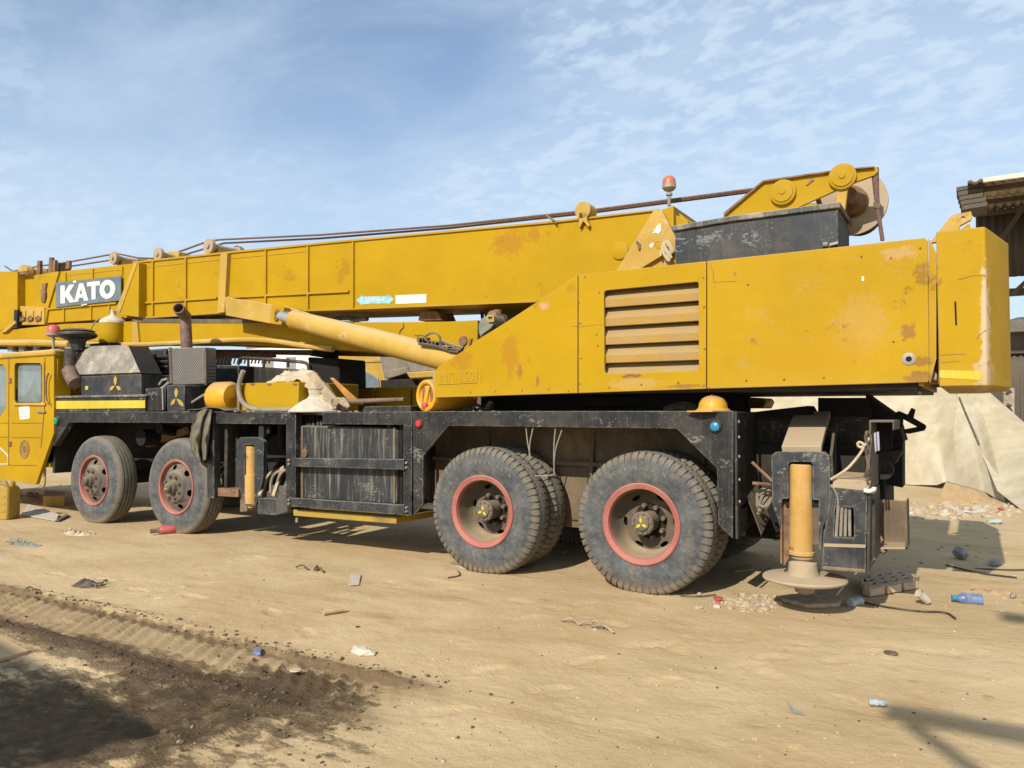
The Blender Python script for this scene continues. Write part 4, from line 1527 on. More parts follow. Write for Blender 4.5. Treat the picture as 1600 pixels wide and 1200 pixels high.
# air intake snorkel with mushroom cap
sn = part(MB().lathe([(.085, 0), (.10, .5), (.12, .75), (.13, 1)], at(122, 548, .22), at(121, 527, .22), 20), 'air_intake', 'fender_blue')
c0, c1 = at(121, 533, .22), at(121, 513, .22)
part(MB().lathe([(.14, 0.1), (.235, .28), (.26, .42), (.255, .55), (.20, .72), (.235, .75), (.18, .9), (.05, 1), (0, 1)], c0, c1, 32), 'intake_cap', 'black', sn)
part(MB().tube(PX([(110, 545), (108, 570), (111, 590), (118, 602)], .1), .075, 12, 2), 'intake_hose', 'rubber', sn)
part(MB().tube(PX([(108, 577), (112, 588), (119, 599)], .08), .10, 14, 1), 'hose_elbow', 'brown_pipe', sn)
part(MB().tube(PX([(118, 600), (117, 608), (103, 617)], .3), .025, 8, 1), 'support_rod', 'steel', sn)
# engine mass behind, in the gap
m = MB()
m.box(at(222, 600, .8).x, at(262, 600, .8).x, .75, 1.9, 1.5, at(240, 546, .8).z)
part(m, 'engine_cover', 'black_dusty', bevel=.03)
m = MB()
for y in (556, 564, 572, 581):
    m.tube(PX([(210, y), (236, y + 2), (264, y + 1)], .70), .022, 6, 1)
part(m, 'engine_pipes', 'underside')
part(MB().plate([(222, 590), (263, 590), (263, 640), (222, 640)], .45, .3), 'engine_side', 'black_dusty', bevel=.01)
# small boxes on the deck
part(MB().plate([(227.5, 607), (258, 605.5), (258, 641), (227.5, 642)], .04, .35), 'battery_box', 'black', bevel=.006)
bx = part(MB().plate([(261, 602), (288, 602), (288, 643), (261, 643)], .01, .4), 'tool_locker', 'fender_blue', bevel=.006)
em = MB()
for pts in ([(275, 606), (278, 612), (277, 618), (275, 622), (273, 618), (272.3, 612)], [(274.3, 623), (269.8, 624.5), (266.5, 630), (267.2, 633), (272, 631)], [(275.6, 623), (281, 624.5), (286, 631), (286.5, 635.5), (280, 632)]):
    em.plate(pts, .004, .007)
part(em, 'emblem', 'yellow_pale', bx)
part(MB().plate([(289, 603), (352, 603), (352, 642), (289, 642)], .3, .5), 'battery_box', 'black_dusty', bevel=.01)
part(MB().tube(PX([(290, 635.5), (312, 621), (337, 607)], .12), .016, 8), 'control_rod', 'steel')
part(MB().tube(PX([(240, 613.5), (256, 605), (264, 597.5)], .15), .02, 8), 'control_rod', 'steel')
part(MB().tube(PX([(249, 601), (254, 594), (262, 592)], .2), .018, 8), 'control_rod', 'steel')
part(MB().tube(PX([(254, 606), (255, 640)], .02), .012, 6), 'latch_rod', 'steel')
# muffler in its perforated shield, exhaust stack
mf = part(MB().plate(rquad([(262, 544), (320, 542.5), (320, 600), (266, 602)], 2), .2, .17), 'muffler', 'muffler_mesh', bevel=.01)
part(MB().plate([(318.5, 543), (322, 543), (322, 601), (318.5, 601)], .19, .02).plate([(263, 543), (266.5, 543), (269, 602), (265.5, 602)], .19, .02), 'shield_strip', 'rim_grey', mf)
m = MB()
for x, y in ((320, 546), (320, 597), (267, 598), (265, 547)):
    p = at(x, y, .19)
    m.cyl(p, p - Vector((0, .012, 0)), .012, seg=8)
part(m, 'shield_bolts', 'steel', mf)
st0, st1, st2 = at(292, 547, .29), at(289.5, 494, .29), at(281, 484, .14)
r_ = .072
st = part(MB().tube([st0, st1 - Vector((0, 0, .03)), st1, st1 * .45 + st2 * .55], r_, 18), 'exhaust_stack', 'brown_pipe')
dirv = (st2 - st1).normalized()
m = MB().lathe([(r_, 0), (r_, 1), (r_ - .012, 1), (r_ - .012, .2), (0, .2)], st1 - dirv * .02, st2 + dirv * .05, 20, False)
part(m, 'exhaust_mouth', 'brown_pipe', st)

# far-side deck equipment seen between deck and boom
part(MB().plate([(329, 570), (373, 571), (373, 604), (329, 604)], .7, .5), 'oil_tank', 'black', bevel=.01)
part(MB().plate([(373, 571), (486, 578), (486, 604), (373, 604)], .95, .4), 'oil_tank', 'black_dusty', bevel=.01)
m = MB()
m.tube(PX([(372, 570), (374, 561), (380, 559), (470, 565), (481, 568), (483, 580)], .95), .022, 8, 1)
for x in (388, 412, 450):
    m.tube(PX([(x, 560), (x, 574)], .95), .018, 8)
part(m, 'guard_rail', 'black_dusty')
part(MB().plate([(480, 558), (529, 560), (530, 606), (488, 604)], 1.0, .5), 'reel_box', 'dark', bevel=.02)
part(MB().plate([(484, 556), (505, 520), (512, 520), (512, 560)], 1.15, .2), 'boom_rest', 'dark', bevel=.006)
part(MB().plate([(326, 546), (560, 547), (610, 552), (610, 557), (326, 552)], 1.45, .12), 'far_side_rail', 'rust', bevel=.005)
part(MB().plate([(326, 549), (422, 551), (424, 558), (326, 560)], 1.35, .1), 'cooler_header', 'rust', bevel=.005)
m = MB()
for k in range(17):
    x = 332 + k * 5.5
    m.tube(PX([(x, 568), (x + 3, 558)], 1.3), .012, 5)
part(m, 'cooler_coils', 'steel')
for k in range(3):
    x0, x1 = at(528 + k * 58, 620, 1.75).x, at(585 + k * 58, 620, 1.75).x
    part(MB().box(x0, x1 - .02, 1.75, 2.3, 1.49, at(600, 605, 1.75).z), 'side_box', 'yellow_worn', bevel=.01)

# yellow toolbox on the deck
tb0, tb1 = at(372, 640, .12), at(466, 640, .12)
zt = at(466, 596.5, .12).z
part(MB().box(tb0.x, tb1.x, .12, 1.1, 1.49, zt), 'tool_box', 'yellow', bevel=.008)
m = MB()
for x in (391, 417, 458):
    m.plate([(x, 599), (x + 6, 599), (x + 6, 601.5), (x, 601.5)], .112, .01)
part(m, 'box_catches', 'rust')
# checker-plate step on the deck edge
part(MB().plate([(570, 635), (641, 634), (641, 643), (566, 643)], .02, .35), 'checker_step', 'black', bevel=.004)

# ---------------------------------------------------------------- superstructure
HY = .0
TH = .03
sp = [(679, 621.5), (676, 600), (675.5, 585), (687, 571), (709, 557), (727, 546), (747.5, 530), (787, 505.5), (840, 471), (901, 429.5), (902.3, 429.3), (902.3, 614.2)]
hb = hub('superstructure', crane, at(1000, 620, 1.25))
part(MB().plate(sp, HY, TH), 'front_side_panel', 'yellow', hb, bevel=.005)
gr_hole = rquad([(943.5, 454), (1091.5, 440), (1092, 579), (944.5, 583.5)], 5)
part(MB().prism(PX([(903.6, 429.2), (1103.3, 408), (1103.3, 607.5), (903.6, 614.2)], HY), (0, TH, 0), [PX(gr_hole, HY)]), 'grille_panel', 'yellow', hb, bevel=.005)
part(MB().plate(rquad([(1104.6, 407.9), (1444, 371.5), (1449.5, 376), (1452, 594), (1449, 597.5), (1104.6, 607.5)], 1.5), HY, TH), 'rear_side_panel', 'yellow_worn', hb, bevel=.006)
# louvres
L0 = [454, 483.5, 513.2, 541, 570, 600]
R0 = [440, 470.8, 502.2, 534, 564, 594]
for k in range(5):
    lt, lb = L0[k], min(L0[k + 1], 585)
    rt, rb = R0[k], min(R0[k + 1], 581)
    f = 1.0 if k < 4 else .5
    x0, x1 = at(942, 500, .03).x, at(1093, 500, .03).x
    za0, za1 = at(942, lt, .02).z, at(942, lb, .02).z
    prof = [(.012, 0.0), (.012, .03), (-.03, .30), (-.035, .36), (-.045, .45)] if False else None
    zt_, zb_ = (at(942, lt, .03).z + at(1093, rt, .03).z) / 2, (at(942, lb, .03).z + at(1093, rb, .03).z) / 2
    h = zt_ - zb_
    pr = [(.115, zt_ + .012), (.035, zt_ - h * .46), (.028, zt_ - h * .52), (.034, zb_ + .014), (.05, zb_ + .010), (.05, zt_ - h * .5)]
    if k == 4:
        pr = [(.115, zt_ + .012), (.05, zb_ - .005), (.065, zb_ - .005)]
    loop = [Vector((x0, y, z)) for y, z in pr]
    part(MB().prism(loop, (x1 - x0, 0, 0)), 'grille_slat', 'grille', hb, smooth=20)
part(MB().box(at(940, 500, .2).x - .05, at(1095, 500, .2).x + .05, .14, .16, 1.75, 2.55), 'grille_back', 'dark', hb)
# body that closes the shell
zbt = 1.70
ztop = at(1250, 394, 0).z
pts = [(-3.95, .031, zbt), (-.30, .031, zbt), (-.30, .031, ztop - .015), (-2.9, .031, ztop - .015), (-2.95, .031, ztop - .04), (-3.75, .031, 2.1)]
part(MB().prism([(-3.0, .17, zbt), (-.29, .17, zbt), (-.29, .17, ztop - .012), (-2.9, .17, ztop - .012)], (0, .4, 0)), 'inner_body', 'yellow', hb)
part(MB().box(-2.9, -.29, .03, .2, ztop - .03, ztop - .012), 'top_sheet', 'yellow_worn', hb)
part(MB().box(-.32, -.292, .03, 2.4, zbt - .02, ztop - .012), 'end_sheet', 'yellow_worn', hb)
part(MB().plate([(1450.5, 372), (1454, 377), (1463, 395), (1463, 560), (1454, 597), (1452, 597)], .02, .03), 'end_lip', 'yellow_worn', hb)
part(MB().box(-4.3, -.32, .05, 2.42, 1.655, 1.72), 'floor_pan', 'underside', hb, bevel=.01)
part(MB().box(-2.9, -.3, 1.9, 2.45, 1.7, ztop - .012), 'far_body', 'yellow', hb, bevel=.01)
# turntable
part(MB().lathe([(.0, 0), (.72, 0), (.72, .3), (.80, .35), (.80, .75), (.7, .8), (.7, 1), (0, 1)], (-2.9, 1.25, 1.48), (-2.9, 1.25, 1.68), 48, False), 'turntable', 'dark', hb)
# panel rivets, cracks and patches
m = MB()
riv = [(914, 433), (904.5, 473), (906, 505), (908, 560), (906, 600), (936, 457), (932, 523), (934, 540), (1099, 434), (1100, 480), (1101, 545), (1100, 602), (952, 606), (1002, 601), (1060, 598), (735, 613), (774, 611.5), (816, 610), (857, 608.5), (888, 611), (1166, 595), (1225, 593), (1287, 590), (1108, 606), (1438, 388), (1396, 534), (1412, 531), (1392, 403), (1346, 401), (1169, 445)]
for x, y in riv:
    p = at(x, y, 0)
    m.cyl(p + Vector((0, .005, 0)), p - Vector((0, .005, 0)), .010, .007, 8)
part(m, 'rivets', 'rust', hb)
p = at(1420, 561, 0)
part(MB().lathe([(.03, 0), (.045, .5), (.035, 1)], p, p - Vector((0, .008, 0)), 18), 'lifting_socket', 'steel', hb)
part(MB().lathe([(.02, 0), (.0, 1)], p - Vector((0, .008, 0)), p - Vector((0, .009, 0)), 12), 'socket_hole', 'dark', hb)
part(MB().plate([(1346.5, 432), (1350, 432), (1350, 439), (1346.5, 439)], -.003, .003), 'sticker_scrap', 'white', hb)
m = MB()
for pts in ([(1109, 411), (1114, 425), (1115, 440)], [(1114, 441), (1150, 439.5)], [(895, 510), (903, 510)], [(903, 511), (940, 507)], [(752, 585.5), (752, 600)]):
    m.tube(PX(pts, .0), .0022, 5)
part(m, 'cracks', 'rust', hb)
# raised model plate
pl = part(MB().plate(rquad([(683, 581.5), (745, 577.5), (745.5, 598.5), (683, 601.5)], 1.5), -.006, .007), 'model_plate', 'yellow', hb, bevel=.003)


def text_mesh(body, size, ext, p, xdir, updir, sx=1.0):
    cu = bpy.data.curves.new('glyph', 'FONT')
    cu.body = body
    cu.size = size
    cu.extrude = ext
    cu.resolution_u = 3
    cu.align_x = 'CENTER'
    cu.align_y = 'CENTER'
    ob = bpy.data.objects.new('glyph', cu)
    col.objects.link(ob)
    dg = bpy.context.evaluated_depsgraph_get()
    me = bpy.data.meshes.new_from_object(ob.evaluated_get(dg))
    xd, ud = Vector(xdir).normalized(), Vector(updir).normalized()
    nd = xd.cross(ud)
    m = MB().add([Vector(p) + xd * v.co.x * sx + ud * v.co.y + nd * v.co.z for v in me.vertices], [tuple(q.vertices) for q in me.polygons])
    bpy.data.objects.remove(ob)
    bpy.data.curves.remove(cu)
    bpy.data.meshes.remove(me)
    return m


part(text_mesh('NK-350', .135, .004, at(714, 590, -.006), (1, 0, .01), (0, 0, 1), .92), 'model_lettering', 'yellow', hb)

# counterweight block behind the housing
a0, a1 = at(1465, 480, 0).x, at(1540, 480, 0).x
xe, ye = .245, .69
zt, zb = at(1500, 358, 0).z, at(1500, 603.5, 0).z
foot = [(a0, 0), (a1 - .012, 0), (a1 + .004, .004), (a1 + .012, .02), (xe - .012, ye - .05), (xe, ye), (xe, 1.8), (a1, 2.5), (a0, 2.5)]
cw = part(MB().prism([(x, y, zb) for x, y in foot], (0, 0, zt - zb)), 'counterweight', 'yellow_worn', bevel=.008, smooth=50)
part(MB().plate([(1491, 471), (1494, 471), (1495.5, 508), (1492.5, 508)], -.003, .004), 'slot', 'dark', cw)
part(MB().plate(rquad([(1468, 578), (1534, 580), (1535, 594), (1468, 590)], 2), -.002, .003), 'fresh_paint_patch', 'stripe', cw)
m = MB()
for pts in ([(1526, 530), (1532, 522), (1541, 516), (1550, 518), (1560, 516)], [(1469, 555), (1510, 553)], [(1470, 567), (1500, 564)], [(1497, 437), (1520, 431), (1540, 430)]):
    m.tube(PX(pts, .0)[:3], .0024, 5)
part(m, 'cracks', 'rust', cw)
# hitch bracket standing on the counterweight
part(MB().plate(rquad([(1450, 385), (1484, 340), (1488, 336), (1517, 330), (1519, 337), (1517, 343), (1500, 352), (1497, 361), (1490, 372), (1452, 380)], 1), .9, .06, [arc(1505, 341, 3.2, 0, 330, 11)]), 'hitch_bracket', 'yellow_pale', bevel=.004)
part(MB().plate([(1501, 358), (1512, 350), (1516, 350), (1516, 366), (1501, 366)], .8, .05), 'hitch_lug', 'yellow_worn', bevel=.004)
part(MB().box(-.29, a0 + .02, .32, .42, zbt, ztop - .1), 'link_plate', 'yellow_pale', bevel=.004)
part(MB().plate([(1451, 570), (1460, 578), (1464, 585), (1464, 594), (1452, 592)], .1, .2), 'torn_hinge', 'steel', bevel=.003)
part(MB().box(-.31, a0 + .01, .45, 2.0, zbt + .02, zbt + .3), 'link_beam', 'dark')

# ---------------------------------------------------------------- black box, winch and stays on top
BXY = .28
A, B = at(1055, 412, BXY), at(1309, 322, BXY)
bx0, bx1 = A.x, B.x
zbx = ztop - .02
z0_, z1_ = at(1056, 352, BXY).z, at(1309, 326, BXY).z
front = [(bx0, BXY, zbx), (bx1, BXY, zbx), (bx1, BXY, z1_), (bx0 + .5, BXY, z1_), (bx0, BXY, z1_ - .02)]
tb = part(MB().prism(front, (0, .62, 0)), 'oil_reservoir', 'fender_blue', bevel=.006)
lid = [(bx0 - .02, BXY, z1_ - .02), (bx0 + .5, BXY, z1_ + .001), (bx1 + .02, BXY, z1_ + .001)]
lid2 = [v + Vector((0, 0, .045)) for v in map(Vector, reversed(lid))]
part(MB().prism([Vector(v) + Vector((0, -.025, 0)) for v in lid] + [v + Vector((0, -.025, 0)) for v in lid2], (0, .67, 0)), 'reservoir_lid', 'hood', tb, bevel=.006)
p = at(1303, 381, BXY - .02)
part(MB().obox(p, (.06, 0, .01), (0, .03, 0), (0, 0, .02)).cyl(p - Vector((.05, 0, .0)), p - Vector((.08, .01, .0)), .02, seg=10), 'latch', 'steel', tb)

WY = .62
wf = part(MB().plate(rquad([(1128, 341), (1132, 334), (1192, 282), (1310, 265), (1366, 260), (1371, 262), (1372, 268), (1366, 274), (1338, 284), (1306, 297.5), (1247, 324), (1240, 345)], 2), WY, .035), 'winch_frame', 'yellow', bevel=.005)
part(MB().plate([(1130, 333), (1192, 281.5), (1310, 264.5), (1366, 259.5), (1366, 261.5), (1310, 267), (1193, 284), (1132, 336)], WY - .03, .1), 'frame_edge', 'rust', wf)
for px, py, rp in ((1224, 301.5, .105), (1317, 277, .105)):
    p = at(px, py, WY)
    part(MB().lathe([(rp, 0), (rp, .55), (rp * .93, .62), (rp * .8, .62), (rp * .78, .8), (rp * .25, .85), (rp * .2, 1), (0, 1)], p, p - Vector((0, .06, 0)), 32), 'bearing_cap', 'yellow', wf)
part(MB().plate([(1268, 278), (1272, 281), (1263, 288), (1259, 290)], WY - .01, .012), 'grease_nipple', 'rust', wf)
part(MB().plate(rquad([(1309, 290), (1325, 290), (1320, 330), (1303, 330)], 2), WY - .01, .05), 'frame_leg', 'yellow_pale', wf, bevel=.004)
far = MB().plate([(1132, 334), (1192, 282), (1310, 265), (1366, 260), (1371, 268), (1306, 297.5), (1247, 324), (1240, 345)], WY, .03)
far.v = [(x, y + .95, z) for x, y, z in far.v]
part(far, 'winch_frame', 'yellow', bevel=.004)
dc = at(1325, 305, WY + .12)
wd = part(MB().lathe([(.0, .26), (.275, .26), (.275, .295), (.17, .295), (.17, .80), (0, .80)], dc, dc + Vector((0, 1, 0)), 48, False), 'winch_drum', 'concrete_dust')
part(MB().lathe([(.13, .26), (.12, .16), (.075, .12), (.07, .0), (0, .0)], dc, dc + Vector((0, 1, 0)), 32, False), 'drum_hub', 'rust', wd)
m = MB()
for k in range(18):
    y = .31 + k * .026
    m.lathe([(.172, y), (.187, y + .009), (.172, y + .024)], dc, dc + Vector((0, 1, 0)), 28, False)
part(m, 'wound_rope', 'rope', wd)
part(MB().tube(PX([(1367, 263), (1369, 300), (1372, 330), (1379, 376)], .66), [.03, .022, .016, .016], 10), 'stay_rod', 'rope')
part(MB().plate([(1364, 316), (1376, 318), (1374, 326), (1365, 324)], .64, .04), 'stay_clamp', 'rim_beige')
part(MB().plate([(1319, 343), (1328, 343), (1318, 384), (1311, 384)], .8, .06), 'stay_leg', 'rust')
part(MB().tube(PX([(1277, 308), (1283, 326)], .8), .02, 8), 'stay_leg', 'rust')

# ---------------------------------------------------------------- boom
BMY = .85
BW = .80
boom = part(MB().prism(PX([(207, 410.5), (345, 396), (520, 378.5), (865, 347), (1040, 328.5), (1075, 345), (1075, 452), (1030, 462), (840, 471), (520, 484), (340, 489), (216, 497), (209, 496)], BMY), (0, BW, 0)), 'boom', 'yellow', bevel=.006)
# top cap lip
part(MB().prism(PX([(207, 408.6), (345, 394), (520, 376.6), (865, 345), (1028, 326.6), (1028, 329), (865, 348), (520, 379.6), (345, 397), (207, 411.5)], BMY - .02), (0, BW + .04, 0)), 'top_flange', 'yellow_worn', boom)
part(MB().prism(PX([(216, 495.5), (340, 487.5), (520, 482.5), (840, 469.5), (840, 472), (520, 485), (340, 490), (216, 498)], BMY - .025), (0, BW + .05, 0)), 'bottom_flange', 'yellow_worn', boom)
ribs = [(237.5, 408, 494, 2.2), (289, 403, 491, 2.2), (414, 391, 486.5, 2.2), (480, 384.5, 484.5, 2.4), (550.5, 377.5, 482, 2.6)]
for x, yt, yb, w in ribs:
    part(MB().plate([(x - w / 2, yt), (x + w / 2, yt), (x + w / 2, yb), (x - w / 2, yb)], BMY - .028, .03), 'boom_rib', 'yellow', boom, bevel=.003)
part(MB().plate([(344.5, 396), (355, 395), (350.5, 488), (339.5, 489)], BMY - .06, .062), 'boom_rib', 'yellow_pale', boom, bevel=.004)
for a, b in (((217, 474), (339, 465.5)), ((351, 465), (545, 455.3))):
    p, q = at(*a, BMY - .014), at(*b, BMY - .014)
    part(MB().bar(p, q, .03, .028, (0, 0, 1)), 'boom_stiffener', 'yellow', boom, bevel=.004)
m = MB()
for a, b in (((217, 418.5), (343, 405.5)), ((356, 404), (478, 392.5))):
    m.bar(at(*a, BMY - .003), at(*b, BMY - .003), .006, .014)
part(m, 'lip_seam', 'yellow_worn', boom)
# pivot disc, lamp bracket, hook
p = at(969, 392, BMY)
part(MB().lathe([(.085, 0), (.085, .8), (.075, 1), (0, 1)], p, p - Vector((0, .02, 0)), 32), 'pivot_cover', 'yellow', boom)
p = at(910, 328, BMY - .05)
part(MB().lathe([(.085, 0), (.085, 1)], p, p + Vector((0, .16, 0)), 24).plate([(905, 332), (917, 332), (917, 344), (921, 352), (919, 355), (911, 345), (905, 357), (904, 345)], BMY - .05, .05), 'rope_guide', 'yellow_pale', boom, bevel=.003)
part(MB().tube(PX([(853, 335), (858, 340), (866, 345), (869, 350)], BMY - .03), .012, 6), 'rope_hook', 'rust', boom)
# sloping collar at the end of the base section
part(MB().prism([at(180, 486, BMY - .13), at(209, 411, BMY - .13), at(216.5, 410.5, BMY - .13), at(216.5, 495.5, BMY - .13), at(183, 491, BMY - .13)], (0, BW + .26, 0)), 'boom_collar', 'yellow', boom, bevel=.006)
part(MB().prism([at(180, 486, BMY - .14), at(209, 411, BMY - .14), at(214.5, 410.6, BMY - .14), at(187, 488, BMY - .14)], (0, .012, 0)), 'collar_face', 'yellow_pale', boom, bevel=.003)
# second section with name board
b2 = part(MB().prism(PX([(92, 424.5), (150, 418), (209, 411.5), (209, 496), (69, 505), (69, 488), (88, 436)], BMY + .05), (0, BW - .1, 0)), 'boom_section', 'yellow', bevel=.005)
part(MB().prism(PX([(86, 426), (92, 424), (75, 480), (71, 505), (67, 505), (68, 484)], BMY + .02), (0, BW - .04, 0)), 'section_end', 'yellow_worn', b2, bevel=.004)
for x, yt, yb in ((101.5, 426, 440), (144, 420, 436), (190, 416, 430), (99, 481, 502), (141.5, 477, 500), (170, 475, 488)):
    part(MB().plate([(x - .9, yt), (x + .9, yt), (x + .9, yb), (x - .9, yb)], BMY + .03, .025), 'boom_rib', 'yellow', b2)
p, q = at(72, 483, BMY + .035), at(182, 473.5, BMY + .035)
part(MB().bar(p, q, .03, .03), 'boom_stiffener', 'yellow', b2)
part(MB().bar(at(102, 430, BMY + .047), at(190, 421, BMY + .047), .006, .014), 'lip_seam', 'yellow_worn', b2)
sgn = [(86.5, 441.5), (188.5, 431), (188.5, 469.5), (87, 480.3)]
sb = part(MB().plate(sgn, BMY + .0, .02), 'name_board', 'sign_blue', b2, bevel=.003)


def sgn_pt(u, v):
    a, b, c, d = [Vector(p) for p in sgn]
    t = a.lerp(b, u)
    w = d.lerp(c, u)
    r = t.lerp(w, v)
    return (r.x, r.y)


def letter(polys, u0, u1, v0=.12, v1=.86):
    m = MB()
    for out, hol in polys:
        P = lambda q: at(*sgn_pt(u0 + (u1 - u0) * q[0], v0 + (v1 - v0) * q[1]), BMY - .006)
        m.prism([P(q) for q in out], (0, .008, 0), [[P(q) for q in hol]] if hol else [])
    return m


Kp = [([(0, 0), (.30, 0), (.30, .40), (.62, 0), (.99, 0), (.60, .45), (1.02, 1), (.64, 1), (.38, .64), (.30, .73), (.30, 1), (0, 1)], None)]
Ap = [([(.36, 0), (.64, 0), (1.0, 1), (.70, 1), (.64, .80), (.34, .80), (.28, 1), (0, 1)], [(.49, .28), (.58, .60), (.40, .60)])]
Tp = [([(0, 0), (1, 0), (1, .24), (.66, .24), (.66, 1), (.34, 1), (.34, .24), (0, .24)], None)]
Op = [([(.5 + .5 * math.cos(t), .5 + .53 * math.sin(t)) for t in np.linspace(0, 2 * math.pi, 28, False)], [(.5 + .20 * math.cos(t), .5 + .26 * math.sin(t)) for t in np.linspace(0, 2 * math.pi, 24, False)])]
for ps, u0, u1, va in ((Kp, .075, .295, .15), (Ap, .285, .50, .14), (Tp, .485, .68, .12), (Op, .675, .915, .13)):
    part(letter(ps, u0, u1, va, va + .72), 'sign_letter', 'white', sb)
part(MB().plate([(126, 476.5), (135, 474.5), (136, 476), (128, 477.6)], BMY - .004, .005).plate([(114, 439), (119, 438.3), (118.5, 441.5), (114.5, 442)], BMY - .004, .005), 'flaked_paint', 'white', sb)

# boom head at the left edge
hd = part(MB().prism(PX([(-140, 446), (0, 424), (27, 424), (27, 440), (27, 482), (24, 505), (0, 517), (-140, 530)], BMY - .05), (0, BW + .1, 0)), 'boom_head', 'yellow', bevel=.006)
part(MB().prism(PX([(27, 437), (55, 430), (90, 424), (70, 484), (70, 505), (27, 503)], BMY + .08), (0, BW - .16, 0)), 'head_section', 'yellow', hd, bevel=.005)
part(MB().plate([(27, 478), (69, 480), (69, 507), (27, 508)], BMY - .0, .08), 'valve_plate', 'yellow_pale', hd, bevel=.004)
m = MB()
for k in range(3):
    x = 31 + k * 12
    m.plate([(x, 498), (x + 7, 496), (x + 7, 500), (x, 502)], BMY - .03, .03)
    m.plate([(x + 8.5, 486), (x + 9.5, 486), (x + 9.5, 499), (x + 8.5, 499)], BMY - .008, .01)
    m.tube(PX([(x + 1, 503), (x + 1, 496), (x + 5, 494)], BMY - .03), .012, 6)
part(m, 'valves', 'rust', hd)
part(MB().plate([(22, 484), (27, 484), (26, 512), (21, 513)], BMY - .08, .05), 'head_post', 'underside', hd)
part(MB().plate([(0, 519), (22, 501), (24, 505), (8, 519)], BMY - .1, .05), 'head_strut', 'yellow_pale', hd, bevel=.003)
m = MB()
m.plate([(66, 443), (72, 442), (70, 452), (71, 462), (69, 472), (64, 472), (63, 458)], BMY + .05, .04)
part(m, 'curved_bracket', 'rust', hd, bevel=.003)
p = at(35, 428, BMY + .1)
sh = part(MB().lathe([(.16, 0), (.16, .1), (.13, .14), (.13, .2), (.16, .24), (.16, .34), (.13, .38), (.13, .44), (.16, .48), (.16, .58)], p, p + Vector((0, 1, 0)), 24), 'head_sheave', 'yellow_pale', hd)
for x, y0, y1, t in ((60, 407, 430, 4.5), (78.5, 402, 427, 4.5), (84, 406, 426, 4), (105.5, 407, 420, 5)):
    part(MB().plate([(x - t / 2 + .5, y0), (x + t / 2, y0), (x + t / 2 - .5, y1), (x - t / 2 - 1.5, y1)], BMY + .25, .05), 'rope_fin', 'rust', bevel=.003)
part(MB().plate([(80, 408), (93, 410), (93, 423), (80, 425)], BMY + .35, .2), 'rope_block', 'rim_beige', bevel=.01)
part(MB().plate([(20, 425), (42, 423), (44, 428), (20, 430)], BMY - .02, .04), 'head_clip', 'rust', hd)


def roller(px, py, r, off):
    a = at(px, py, BMY + .05)
    o = part(MB().lathe([(r, 0), (r, .05), (r * .5, .06), (r * .45, .3), (r * .5, .46), (r * .9, .47), (r * .9, .55), (0, .55)], a, a + Vector((0, 1, 0)), 24).lathe([(0, -.02), (r * .3, -.02), (r * .3, 0)], a, a + Vector((0, 1, 0)), 12, False), 'rope_roller', 'concrete_dust')
    part(MB().box(a.x - .05, a.x + .1, a.y + .1, a.y + .4, a.z - .14, a.z - .03), 'roller_bracket', 'yellow_pale', o)


roller(325, 384.5, .105, 0)
roller(246, 397.5, .10, 0)
roller(176, 403, .10, 0)
part(MB().plate([(262, 392), (279, 393), (279, 402), (262, 403)], BMY + .3, .15), 'roller_block', 'yellow_pale', bevel=.012)
RY = BMY + .42
part(MB().tube(PX([(1176, 295.5), (925, 328.5), (700, 352.5), (500, 367), (343, 374.5), (325, 377), (278, 394), (250, 404), (215, 403), (182, 396), (104, 410), (60, 416), (20, 424), (8, 416)], RY), .014, 7), 'winch_rope', 'rope')
part(MB().tube(PX([(1176, 299), (925, 332), (700, 356.5), (500, 372.5), (350, 380), (325, 387), (284, 399.5), (250, 408), (182, 405), (104, 417), (40, 426)], RY + .05), .014, 7), 'winch_rope', 'rope')

# boom foot plates, tail and warning beacon
fp = part(MB().plate([(961, 425), (1020, 330), (1024, 327.5), (1034, 329), (1056, 371), (1056, 425)], .46, .05, [arc(1030, 384, 6.5, 0, 330, 11)]), 'boom_foot_plate', 'yellow_pale', bevel=.005)
p = at(1030, 386, .47)
part(MB().lathe([(.105, 0), (.105, .7), (.09, .7), (.075, .72), (.0, 1)], p + Vector((0, .03, 0)), p - Vector((0, .015, 0)), 28), 'pivot_pin', 'yellow', fp)
part(MB().plate(rquad([(1019, 366), (1027, 352), (1032, 349), (1033, 360), (1029, 366), (1025, 363)], 2), .455, .006).plate(rquad([(1014, 384), (1018, 379), (1022, 380), (1018, 388)], 2), .455, .006), 'paint_splash', 'white', fp)
part(MB().bar(at(1003, 415, .43), at(1043, 391, .43), .03, .04), 'lock_bar', 'yellow_pale', fp)
part(MB().tube(PX([(995, 378), (999, 382), (999, 390)], .45), .012, 6), 'plate_hook', 'rust', fp)
rnd = random.Random(3)
m = MB()
for k in range(5):
    c0 = (1044 + rnd.uniform(-5, 5), 392 + rnd.uniform(-8, 10))
    m.tube(PX([(c0[0] + 7 * math.cos(t + k), c0[1] + 9 * math.sin(t * 1.3 + k)) for t in np.linspace(0, 5.5, 12)], .40), .012, 6)
part(m, 'tied_cloth', 'canvas', fp)
part(MB().plate([(1026, 330), (1052, 321), (1053, 358), (1046, 358)], .78, .9).plate([(1050, 322), (1076, 347), (1076, 400), (1050, 400)], .95, .5), 'boom_tail', 'yellow_worn', boom, bevel=.005)
beacon(1045.5, 275, 294, 322, 1.1, .065, crane, 'orange_lamp')
part(MB().plate([(1052, 336), (1075, 347), (1073, 356), (1052, 352)], .9, .05), 'tail_fitting', 'rust', boom)

